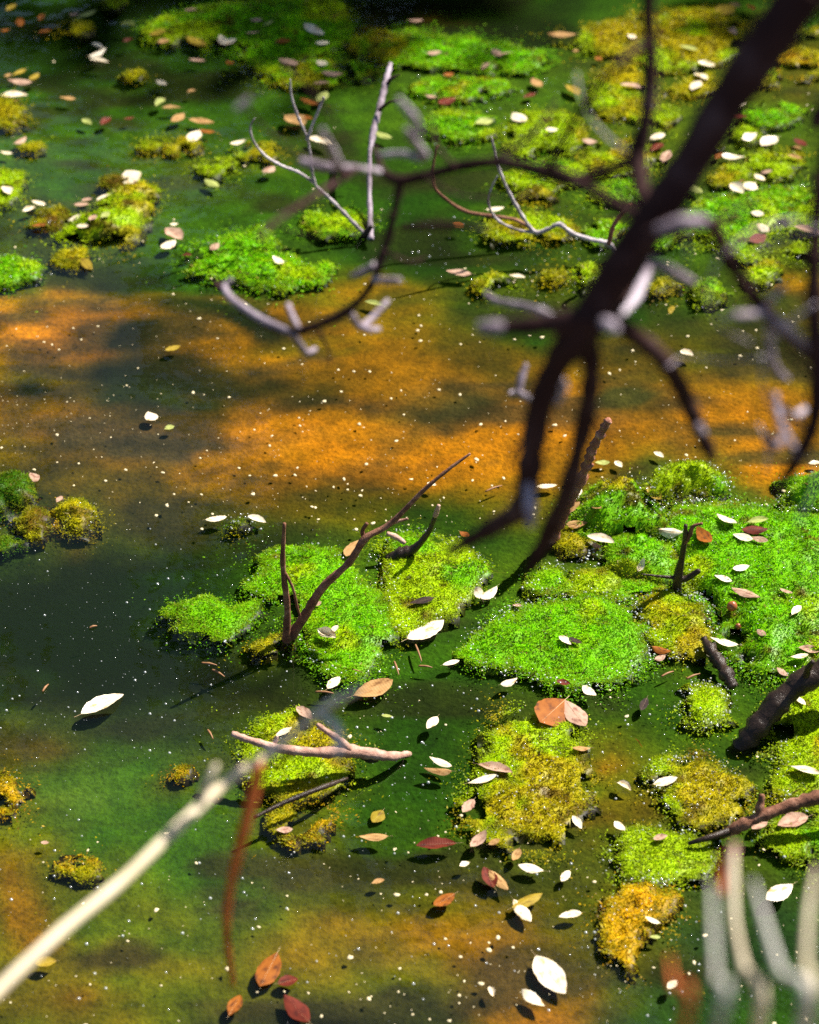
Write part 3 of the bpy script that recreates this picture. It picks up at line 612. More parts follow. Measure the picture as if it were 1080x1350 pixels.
# --- twigs standing in or lying on the water
t = empty('forked_twig', gp(380, 845)); tag(t, 'forked brown twig standing in water at the lobed green mat', 'twig')
y0 = gp(380, 845).y
part(t, 'stem', upright([(384, 862), (378, 842), (379, 800), (373, 745), (375, 690)], y0), [13, 12, 9, 7, 5], 'brown_bark')
part(t, 'stem', upright([(372, 866), (384, 838), (400, 815), (425, 775), (460, 742), (482, 710), (515, 690), (560, 645), (590, 620), (620, 598)], y0, -0.06), [18, 16, 13, 11, 10, 10, 8, 6, 5, 3], 'brown_bark')
part(t, 'shadow_strip', upright([(508, 694), (522, 688), (538, 684)], y0+0.05), [6, 5, 3], 'pink_bark')
part(t, 'shadow_strip', upright([(376, 755), (386, 775), (392, 800), (396, 812)], y0), [4, 4, 4, 3], 'brown_bark')
part(t, 'shadow_strip', upright([(480, 712), (478, 700), (484, 690)], y0+0.04), [6, 6, 5], 'brown_bark')
t = empty('pale_tipped_twig', gp(540, 730)); tag(t, 'dark twig stub with a pale raised tip on the curling mat', 'twig')
y0 = gp(540, 735).y
part(t, 'stem', upright([(512, 738), (530, 730), (548, 722), (566, 700), (574, 680), (578, 668)], y0), [16, 20, 11, 7, 6, 5], 'wet_wood')
part(t, 'tip', upright([(573.5, 681), (576, 674), (578.5, 666)], y0-0.002), [7, 7, 5], 'pink_bark')
part(t, 'bark_flake', upright([(510, 703), (522, 708), (534, 716)], y0+0.01), [5, 9, 5], 'pink_bark')
t = empty('standing_stick', gp(728, 712)); tag(t, 'reddish flaky stick standing among tan leaves at the mound', 'stick')
y0 = gp(728, 712).y
part(t, 'stem', upright([(718, 730), (733, 700), (750, 660), (766, 632), (780, 595), (792, 572), (803, 552)], y0), [17, 16, 15, 14, 13, 13, 9], 'red_bark', knob=0.3, sub=9)
part(t, 'stub', upright([(770, 622), (776, 618), (782, 612)], y0-0.003), [6, 6, 4], 'red_bark')
t = empty('small_forked_stub', gp(895, 768)); tag(t, 'small dark forked stub standing on the right moss bank', 'twig')
y0 = gp(893, 775).y
part(t, 'stem', upright([(892, 782), (894, 762), (899, 735), (903, 712), (904, 692)], y0), [14, 12, 9, 7, 5], 'wet_wood')
part(t, 'shadow_strip', upright([(902, 716), (909, 706), (914, 694), (926, 690)], y0), [7, 7, 5, 4], 'brown_bark')
part(t, 'shadow_strip', upright([(896, 764), (906, 762), (922, 752)], y0), [9, 9, 7], 'wet_wood')
part(t, 'shadow_strip', upright([(893, 762), (872, 760), (846, 757)], y0), [6, 4, 2], 'wet_wood')
t = empty('dark_log', gp(1030, 930)); tag(t, 'dark wet log slanting into the water from the right edge', 'log')
part(t, 'stem', lying([(1130, 850), (1085, 884), (1045, 908), (1010, 945), (978, 985), (955, 1010)], [.075, .055, .04, .02, -.005, -.03]), [38, 36, 34, 31, 27, 20], 'wet_wood', seg=12, knob=0.18)
part(t, 'stub', lying([(1062, 898), (1066, 880), (1072, 872)], [.05, .07, .08]), [10, 9, 6], 'wet_wood')
t = empty('brown_stick', gp(1010, 1085)); tag(t, 'brown stick with a knob leaning in from the right edge', 'stick')
part(t, 'stem', lying([(1140, 1028), (1085, 1048), (1040, 1063), (1002, 1077), (970, 1092), (945, 1104)], [.05, .04, .03, .022, .012, -.006]), [20, 19, 18, 17, 16, 10], 'brown_bark', knob=0.2)
part(t, 'knob', lying([(1000, 1078), (1002, 1062), (1005, 1048)], [.022, .032, .042]), [13, 11, 8], 'brown_bark')
part(t, 'shadow_strip', lying([(960, 1096), (935, 1104), (908, 1112)], [.01, .012, .006]), [11, 8, 5], 'wet_wood')
t = empty('wet_wood_piece', gp(950, 885)); tag(t, 'short dark wet piece of wood below a large white leaf', 'wood piece')
part(t, 'stem', lying([(928, 842), (938, 858), (950, 875), (960, 893), (966, 906)], [.012, .010, .008, .006, .0]), [9, 17, 20, 20, 15], 'wet_wood', knob=0.25)
t = empty('lying_stick', gp(420, 1000)); tag(t, 'pinkish forked stick lying across a small ochre mat', 'stick')
part(t, 'stem', lying([(306, 967), (330, 976), (370, 987), (420, 992), (455, 990), (485, 993), (515, 997), (540, 994)], [.045, .043, .04, .034, .028, .02, .01, -.006]), [7, 10, 12, 13, 17, 15, 13, 8], 'pink_bark', knob=0.16)
part(t, 'shadow_strip', lying([(418, 955), (432, 965), (447, 975), (462, 988)], [.055, .047, .04, .03]), [6, 8, 9, 10], 'pink_bark')
part(t, 'shadow_strip', lying([(360, 982), (364, 976), (366, 971)], [.04, .044, .048]), [6, 5, 3], 'pink_bark')
part(t, 'wet_patch', lying([(476, 996), (488, 1000), (498, 1001)], [.014, .010, .007]), [9, 14, 7], 'wet_wood')
part(t, 'shadow_strip', lying([(335, 1078), (375, 1058), (420, 1040), (458, 1026)], [.02, .022, .02, .008]), [4, 7, 8, 4], 'wet_wood')  # dark tube standing in for a cast shadow line, not a twig
t = empty('thin_grey_twig', gp(482, 310)); tag(t, 'thin grey twig with hooked tip standing behind the bright island', 'twig')
y0 = gp(482, 310).y
part(t, 'stem', upright([(486, 312), (470, 298), (450, 277), (430, 257), (415, 242), (410, 212), (405, 182), (392, 152), (384, 125), (383, 104)], y0), [6, 6, 5, 5, 5, 4, 4, 4, 3, 2], 'pale_bark', knob=0.28)
part(t, 'shadow_strip', upright([(415, 242), (395, 228), (370, 218), (348, 204), (334, 185), (330, 168), (336, 156)], y0), [5, 4, 4, 4, 3, 3, 2], 'pale_bark', knob=0.28)
part(t, 'shadow_strip', upright([(405, 185), (412, 165), (420, 146), (427, 128)], y0), [5, 4, 4, 3], 'pale_bark')
part(t, 'root_tuft', upright([(478, 318), (482, 308), (490, 298)], y0), [11, 10, 6], 'wet_wood')
t = empty('pale_grey_stick', gp(489, 312)); tag(t, 'pale grey upright stick beside the thin grey twig', 'stick')
part(t, 'stem', upright([(489, 316), (488, 285), (487, 250), (488, 205), (493, 170), (501, 140), (508, 112), (515, 84)], y0-0.01, -0.28), [7, 7, 7, 7, 8, 9, 9, 6], 'grey_bark', knob=0.2)
part(t, 'shadow_strip', upright([(500, 146), (513, 135), (530, 132)], y0+0.17), [5, 4, 2], 'dark_bark')
part(t, 'shadow_strip', upright([(510, 112), (516, 104), (527, 98)], y0+0.23), [6, 5, 2], 'dark_bark')
t = empty('pale_bare_twig', gp(815, 336)); tag(t, 'pale bare twig with three arching prongs left of the limb', 'twig')
y0 = gp(815, 336).y
part(t, 'stem', upright([(820, 342), (803, 322), (780, 316), (755, 308), (738, 296), (722, 302), (706, 306), (690, 287), (672, 255), (658, 222), (648, 180)], y0), [8, 7, 6, 6, 7, 6, 6, 5, 4, 4, 2], 'pale_bark', knob=0.3)
part(t, 'prong', upright([(706, 306), (682, 303), (656, 290), (644, 268), (648, 248), (656, 232)], y0), [4, 4, 4, 3, 3, 2], 'pale_bark', knob=0.3)
part(t, 'prong', upright([(705, 304), (680, 290), (650, 285), (615, 279), (590, 264), (573, 246), (571, 220), (577, 192)], y0+0.04), [5, 5, 5, 5, 5, 4, 4, 3], 'brown_bark')
part(t, 'prong', upright([(803, 322), (808, 300), (818, 284), (832, 270)], y0-0.05), [6, 6, 6, 5], 'red_bark')

# --- the blurred limb that hangs in from a small tree on the right bank
tree = empty('bare_tree', (1.45, 0.72, 0.1))
tag(tree, 'bare dark tree limb with forking branches hanging in from upper right', 'tree')
trunk_pts = [Vector((1.45, 0.72, 0.02)), Vector((1.42, 0.78, 0.45)), Vector((1.30, 0.9, 0.95)), Vector((1.0, 1.05, 1.32)), Vector((0.62, 1.15, 1.40)), Vector((0.36, 1.17, 1.26)), dp(1062, -15, 1.25)]
obj('trunk', tube_mesh('trunk', trunk_pts, [0.07, 0.058, 0.048, 0.036, 0.024, 0.0145, 0.0111], sub=8, seg=12, knob=0.06), M['dark_bark'], tree)
part(tree, 'limb', [dp(1062, -15, 1.25), dp(1010, 60, 1.26), dp(955, 140, 1.27), dp(900, 232, 1.28), dp(850, 305, 1.29), dp(808, 370, 1.30), dp(768, 435, 1.31), dp(748, 468, 1.32)], [66, 62, 57, 53, 52, 55, 48, 34], 'dark_bark', seg=12, knob=0.07)
part(tree, 'branch', [dp(790, 420, 1.30), dp(735, 425, 1.31), dp(690, 430, 1.32), dp(655, 432, 1.33), dp(634, 432, 1.33)], [38, 31, 24, 23, 17], 'dark_bark')
part(tree, 'pale_end', [dp(668, 431, 1.325), dp(650, 432, 1.325), dp(632, 432, 1.33)], [29, 30, 24], 'grey_bark')
part(tree, 'branch', [dp(752, 450, 1.32), dp(722, 505, 1.34), dp(706, 565, 1.36), dp(697, 630, 1.38), dp(688, 668, 1.40), dp(650, 695, 1.43), dp(590, 728, 1.48)], [46, 38, 34, 36, 34, 26, 10], 'dark_bark')
part(tree, 'pale_end', [dp(697, 640, 1.37), dp(699, 668, 1.36), dp(700, 695, 1.36)], [22, 22, 16], 'grey_bark')
part(tree, 'branch', [dp(775, 440, 1.32), dp(780, 490, 1.34), dp(772, 550, 1.37), dp(750, 640, 1.42), dp(722, 705, 1.47), dp(697, 752, 1.50)], [30, 26, 25, 25, 24, 12], 'dark_bark')
part(tree, 'branch', [dp(800, 418, 1.31), dp(840, 445, 1.33), dp(880, 482, 1.36), dp(908, 535, 1.40), dp(930, 585, 1.44), dp(940, 605, 1.45)], [32, 26, 25, 24, 20, 12], 'dark_bark')
part(tree, 'pale_end', [dp(796, 424, 1.27), dp(805, 430, 1.26), dp(814, 436, 1.26)], [24, 26, 18], 'grey_bark')
part(tree, 'pale_patch', [dp(921, 560, 1.405), dp(927, 572, 1.41)], [19, 17], 'grey_bark')
part(tree, 'twig', [dp(790, 440, 1.33), dp(815, 410, 1.36), dp(836, 370, 1.40), dp(842, 335, 1.43)], [12, 11, 10, 8], 'dark_bark')
part(tree, 'pale_twig', [dp(815, 418, 1.50), dp(835, 395, 1.52), dp(848, 370, 1.54), dp(857, 350, 1.55)], [12, 18, 16, 10], 'grey_bark')
part(tree, 'pale_twig', [dp(742, 500, 1.45), dp(742, 515, 1.46), dp(735, 532, 1.47)], [10, 12, 8], 'grey_bark')
part(tree, 'pale_twig', [dp(708, 535, 1.40), dp(700, 528, 1.6), dp(684, 518, 1.8), dp(672, 519, 1.82)], [6, 9, 9, 6], 'grey_bark')
part(tree, 'pale_twig', [dp(684, 519, 1.8), dp(687, 500, 1.8), dp(694, 480, 1.8)], [9, 10, 7], 'grey_bark')
# thin upright branch and the long level branch with its curve
part(tree, 'branch', [dp(858, -30, 1.32), dp(855, 20, 1.33), dp(858, 80, 1.34), dp(853, 150, 1.35), dp(841, 203, 1.36), dp(846, 245, 1.35), dp(858, 285, 1.32)], [20, 20, 20, 20, 26, 22, 20], 'dark_bark')
part(tree, 'branch', [dp(840, 206, 1.36), dp(800, 226, 1.40), dp(755, 238, 1.44), dp(715, 226, 1.50), dp(660, 214, 1.55), dp(610, 219, 1.60), dp(560, 232, 1.64), dp(528, 238, 1.66), dp(505, 226, 1.68), dp(494, 195, 1.70)], [18, 16, 20, 20, 14, 15, 14, 15, 12, 8], 'dark_bark')
part(tree, 'branch', [dp(850, 290, 1.30), dp(810, 268, 1.33), dp(770, 244, 1.38), dp(730, 224, 1.44)], [18, 17, 16, 14], 'dark_bark')
part(tree, 'branch', [dp(528, 240, 1.66), dp(518, 290, 1.67), dp(505, 335, 1.68), dp(488, 378, 1.70), dp(458, 410, 1.72), dp(415, 430, 1.74), dp(378, 438, 1.76), dp(345, 425, 1.78), dp(312, 402, 1.80), dp(284, 373, 1.82)], [11, 11, 11, 11, 11, 10, 10, 10, 9, 7], 'dark_bark')
part(tree, 'pale_twig', [dp(384, 438, 1.75), dp(350, 424, 1.77), dp(320, 405, 1.78), dp(303, 392, 1.79), dp(296, 378, 1.80), dp(306, 368, 1.80)], [10, 11, 11, 11, 9, 6], 'grey_bark')
part(tree, 'pale_twig', [dp(380, 402, 1.77), dp(386, 418, 1.755), dp(393, 432, 1.745)], [8, 9, 8], 'grey_bark')
part(tree, 'pale_twig', [dp(386, 440, 1.75), dp(396, 455, 1.77), dp(405, 465, 1.78), dp(416, 460, 1.79)], [9, 9, 9, 7], 'grey_bark')
part(tree, 'pale_twig', [dp(462, 412, 1.72), dp(474, 430, 1.73), dp(485, 425, 1.74), dp(512, 396, 1.75)], [9, 11, 10, 7], 'grey_bark')
part(tree, 'pale_twig', [dp(474, 430, 1.73), dp(486, 435, 1.73), dp(500, 434, 1.74)], [11, 9, 7], 'grey_bark')
part(tree, 'pale_twig', [dp(494, 350, 1.70), dp(478, 358, 1.71), dp(464, 364, 1.72)], [11, 10, 7], 'grey_bark')
part(tree, 'pale_twig', [dp(493, 368, 1.68), dp(508, 370, 1.66), dp(526, 370, 1.64)], [10, 10, 10], 'grey_bark')
part(tree, 'pale_twig', [dp(395, 212, 1.60), dp(430, 220, 1.60), dp(470, 222, 1.62), dp(500, 226, 1.66)], [10, 12, 10, 9], 'grey_bark')
part(tree, 'pale_twig', [dp(500, 205, 1.60), dp(530, 203, 1.58), dp(560, 208, 1.56), dp(545, 185, 1.5), dp(535, 170, 1.48)], [8, 9, 12, 12, 7], 'grey_bark')
part(tree, 'pale_twig', [dp(552, 178, 1.45), dp(545, 155, 1.44), dp(525, 130, 1.43)], [12, 14, 7], 'grey_bark')
part(tree, 'pale_twig', [dp(450, 226, 1.58), dp(438, 200, 1.5), dp(425, 172, 1.45)], [12, 14, 8], 'grey_bark')
part(tree, 'twig', [dp(470, 224, 1.62), dp(420, 255, 1.5), dp(360, 295, 1.42), dp(340, 320, 1.4)], [9, 9, 9, 5], 'dark_bark')
part(tree, 'twig', [dp(720, 232, 1.48), dp(740, 190, 1.40), dp(790, 110, 1.30), dp(850, 55, 1.30)], [12, 11, 11, 12], 'dark_bark')
part(tree, 'twig', [dp(530, 300, 1.68), dp(590, 298, 1.5), dp(640, 302, 1.45)], [8, 12, 6], 'dark_bark')
part(tree, 'pale_twig', [dp(745, 428, 1.42), dp(718, 412, 1.55), dp(690, 404, 1.62), dp(655, 397, 1.68), dp(641, 388, 1.7)], [12, 11, 10, 9, 8], 'grey_bark')
part(tree, 'pale_twig', [dp(330, 130, 1.35), dp(310, 145, 1.35)], [10, 7], 'grey_bark')
# side branch to the right edge
part(tree, 'branch', [dp(850, 318, 1.27), dp(880, 302, 1.26), dp(915, 292, 1.26), dp(940, 300, 1.27), dp(958, 335, 1.29), dp(985, 380, 1.31), dp(1012, 412, 1.33), dp(1045, 448, 1.35), dp(1080, 476, 1.36)], [30, 26, 26, 22, 20, 20, 22, 20, 20], 'dark_bark')
part(tree, 'pale_patch', [dp(866, 304, 1.245), dp(900, 293, 1.24), dp(932, 292, 1.245)], [24, 28, 18], 'grey_bark')
part(tree, 'pale_twig', [dp(1010, 412, 1.32), dp(985, 415, 1.31), dp(955, 416, 1.30)], [12, 12, 9], 'grey_bark')
part(tree, 'pale_twig', [dp(1000, 408, 1.33), dp(1018, 392, 1.34), dp(1034, 378, 1.34)], [12, 11, 7], 'grey_bark')
part(tree, 'pale_patch', [dp(1020, 420, 1.315), dp(1045, 440, 1.33), dp(1068, 462, 1.34)], [18, 20, 16], 'grey_bark')
part(tree, 'pale_twig', [dp(1014, 425, 1.36), dp(1015, 465, 1.40), dp(1025, 490, 1.42), dp(1038, 500, 1.44)], [11, 12, 12, 8], 'grey_bark')
part(tree, 'pale_twig', [dp(860, 345, 1.36), dp(885, 358, 1.38), dp(912, 372, 1.40)], [15, 16, 12], 'grey_bark')
part(tree, 'branch', [dp(1082, 230, 1.30), dp(1074, 330, 1.31), dp(1074, 420, 1.32), dp(1080, 490, 1.33), dp(1072, 560, 1.35), dp(1048, 610, 1.37), dp(1022, 650, 1.39)], [20, 22, 24, 26, 22, 18, 10], 'dark_bark')
part(tree, 'branch', [Vector((0.62, 1.15, 1.40)), dp(1180, 60, 1.27), dp(1110, 150, 1.29), dp(1082, 232, 1.30)], [34, 26, 22, 20], 'dark_bark')
part(tree, 'pale_twig', [dp(1052, 600, 1.36), dp(1030, 560, 1.40), dp(1022, 520, 1.42)], [9, 12, 9], 'grey_bark')
part(tree, 'pale_twig', [dp(1035, 575, 1.39), dp(1020, 590, 1.37), dp(1014, 575, 1.36)], [10, 14, 12], 'grey_bark')
part(tree, 'pale_twig', [dp(1030, 540, 1.41), dp(1048, 548, 1.42), dp(1060, 540, 1.43)], [10, 12, 10], 'grey_bark')

for pl, D0, w in [([(905, 372), (940, 392), (985, 402)], 1.36, 8), ([(938, 300), (965, 280), (1000, 262)], 1.25, 8), ([(1075, 330), (1050, 350), (1020, 385), (1000, 420)], 1.30, 8), ([(1078, 500), (1040, 470), (1008, 455), (975, 470)], 1.34, 8), ([(1064, 570), (1040, 540), (1005, 520)], 1.36, 7),
                  ([(860, 300), (830, 262), (812, 240)], 1.34, 8), ([(600, 220), (575, 190), (570, 150)], 1.55, 7), ([(640, 216), (700, 180), (735, 130)], 1.45, 8), ([(415, 430), (430, 455), (436, 480)], 1.75, 5), ([(505, 330), (540, 345), (560, 340)], 1.66, 5), ([(455, 225), (440, 245), (405, 262)], 1.55, 7), ([(1000, 560), (1012, 590), (1010, 620)], 1.40, 6), ([(775, 545), (800, 575), (806, 600)], 1.38, 7), ([(706, 570), (680, 590), (668, 620)], 1.38, 7),
                  ([(1082, 300), (1040, 312), (1000, 330), (955, 342)], 1.28, 6), ([(1076, 400), (1030, 436), (1004, 490), (1022, 545), (1052, 566)], 1.30, 6), ([(958, 334), (990, 306), (1040, 290), (1078, 296)], 1.26, 6), ([(952, 330), (932, 384), (948, 428), (990, 452)], 1.28, 6), ([(372, 84), (420, 132), (455, 185), (476, 222)], 1.45, 6), ([(318, 132), (352, 172), (405, 206), (452, 222)], 1.42, 6), ([(560, 232), (600, 256), (660, 262), (700, 256)], 1.5, 6), ([(520, 280), (470, 300), (420, 312), (372, 300)], 1.6, 6), ([(880, 484), (905, 470), (960, 476), (1010, 470)], 1.35, 6), ([(1070, 600), (1074, 640), (1050, 690)], 1.32, 6), ([(900, 298), (905, 340), (890, 372), (862, 392)], 1.28, 6), ([(838, 206), (800, 180), (770, 140), (760, 96)], 1.36, 6)]:
    part(tree, 'fine_twig', [dp(x, y, D0+0.01*i) for i, (x, y) in enumerate(pl)], ([w, w*0.85] if w != 6 else [4, 4]) + [w*0.5]*(len(pl)-2), 'dark_bark' if (w > 6 or pl[0][0] < 600) else 'grey_bark')
# --- dry reeds in front
r = empty('straw_reed', dp(-140, 1440, 1.22)); tag(r, 'pale straw reed stalk with a bent rust-red blade at lower left', 'reed')
part(r, 'stalk', [Vector((-0.62, 0.78, 0.02)), dp(-140, 1440, 1.24), dp(-10, 1313, 1.28), dp(80, 1228, 1.32), dp(160, 1162, 1.36), dp(240, 1085, 1.40), dp(300, 1030, 1.43), dp(350, 998, 1.46)], [18, 18, 17, 17, 16, 16, 15, 11], 'straw', knob=0.03)
part(r, 'stalk_tip', [dp(350, 998, 1.46), dp(390, 965, 1.44), dp(425, 935, 1.40), dp(475, 908, 1.36)], [15, 11, 14, 8], 'grey_straw', knob=0.05)
part(r, 'stalk_tip', [dp(420, 940, 1.40), dp(445, 960, 1.38), dp(445, 995, 1.36)], [9, 14, 9], 'grey_straw', knob=0.05)
part(r, 'sheath', [dp(262, 1062, 1.40), dp(275, 1030, 1.39), dp(286, 1008, 1.39)], [14, 15, 9], 'straw', flat=0.5, knob=0.05)
part(r, 'blade', [dp(342, 1008, 1.45), dp(333, 1050, 1.46), dp(318, 1110, 1.48), dp(305, 1165, 1.52), dp(299, 1215, 1.58), dp(302, 1260, 1.66), dp(308, 1300, 1.74)], [18, 25, 22, 16, 12, 9, 5], 'rust_blade', flat=0.25, knob=0.03)
REEDS = [
    ('pale straw reed with a pinkish broken tip at lower right', [(966, 1112), (966, 1160), (968, 1215), (980, 1275), (1000, 1360)], [14, 26, 24, 26, 30], 1.36, 'straw'),
    ('faint grey reed left of the pinkish-tipped reed', [(938, 1165), (940, 1220), (944, 1290), (946, 1360)], [10, 18, 20, 22], 1.16, 'grey_straw'),
    ('pale grey slanting reed between two straw reeds', [(992, 1160), (1008, 1215), (1028, 1280), (1056, 1360)], [10, 22, 25, 28], 1.20, 'grey_straw'),
    ('upright straw reed at the lower right edge', [(1076, 1145), (1066, 1200), (1062, 1270), (1060, 1360)], [14, 22, 24, 26], 1.24, 'straw'),
    ('short rust-brown reed left of the pale reeds', [(882, 1262), (888, 1300), (902, 1360)], [10, 20, 24], 1.15, 'rust_blade'),
]
for lab, pl, w, D, mt in REEDS:
    w = [x*0.58 for x in w]
    D *= 0.93; pts = [dp(x, y, D-0.03*i) for i, (x, y) in enumerate(pl)]
    foot = Vector((pts[-1].x*1.15, 0.84, 0.02)); mid = (pts[-1]+foot)/2+Vector((0, 0.03, 0.03))
    rt = empty('dry_reed', foot); tag(rt, lab, 'reed', 'dry reeds at the near bank')
    P_ = pts+[mid, foot]; rad = widths(pts, w); rad += [rad[-1]]*2
    obj('stalk', tube_mesh('stalk', P_, rad, knob=0.03, flat=0.45), M[mt], rt)
    if 'broken tip' in lab:
        part(rt, 'broken_tip', [dp(963, 1178, 1.245), dp(964, 1140, 1.255), dp(968, 1112, 1.26)], [16, 20, 12], 'pink_bark', flat=0.6)
        part(rt, 'husk', [dp(951, 1180, 1.26), dp(951, 1150, 1.265), dp(955, 1125, 1.265)], [12, 14, 8], 'rust_blade', flat=0.6)

# ------------------------------------------------------------------ fallen leaves
def leaf_mesh(name, ratio, cup, bend, twist, tip, nl=12, nw=6, seed=0):
    rs = random.Random(seed); V = []; F = []
    ph = rs.uniform(0, 6); wav = rs.uniform(0.01, 0.04)
    for i in range(nl+1):
        t = i/nl
        w = ratio*0.5*(math.sin(math.pi*min(1, t**tip))**0.75 if 0 < t < 1 else 0.02)
        w *= 1+rs.uniform(-0.09, 0.07)
        for j in range(nw+1):
            s = j/nw*2-1
            zz = cup*abs(s)**1.6*w*2 + bend*(t-0.5)**2*1.2 + wav*math.sin(t*9+ph+s*2)*abs(s)*0.5 + twist*s*w*(t-0.5)
            V.append((t-0.5, s*w, zz))
    for i in range(nl):
        for j in range(nw):
            a = i*(nw+1)+j; F.append((a, a+1, a+nw+2, a+nw+1))
    me = np_mesh(name, V, F)
    ribs = []; rv = []; rf = []
    for i in range(nl+1):
        t = -0.16+i/nl*1.08; tt = min(max(t, 0), 1)
        zc = bend*(tt-0.5)**2*1.2+0.006+(0.05*(-t) if t < 0 else 0)
        wd = 0.008*(1-0.75*i/nl)
        rv += [(t-0.5, -wd, zc-0.004), (t-0.5, 0, zc+wd*0.7), (t-0.5, wd, zc-0.004)]
    for i in range(nl):
        for j in range(2):
            a = i*3+j; rf.append((a, a+1, a+4, a+3))
    return me, np_mesh(name+'_rib', rv, rf)
LEAFM = []
for k in range(22):
    rs = random.Random(k*5+1)
    q = 0.3 if k < 12 else 1.0               # the first dozen lie nearly flat, the rest are curled
    LEAFM.append(leaf_mesh('leaf', 1.0, rs.uniform(-0.3, 0.6)*q, rs.uniform(-0.3, 0.7)*q, rs.uniform(-0.9, 0.9)*q, rs.uniform(0.75, 1.15), seed=k))
for _, rm in LEAFM: rm.materials.append(M['rib'])
for lm, _ in LEAFM: lm.materials.append(M['W'])
WORD = dict(W='cream-white', T='tan', P='pinkish', O='orange', R='dark red', Y='yellow', G='pale green', B='blackish')
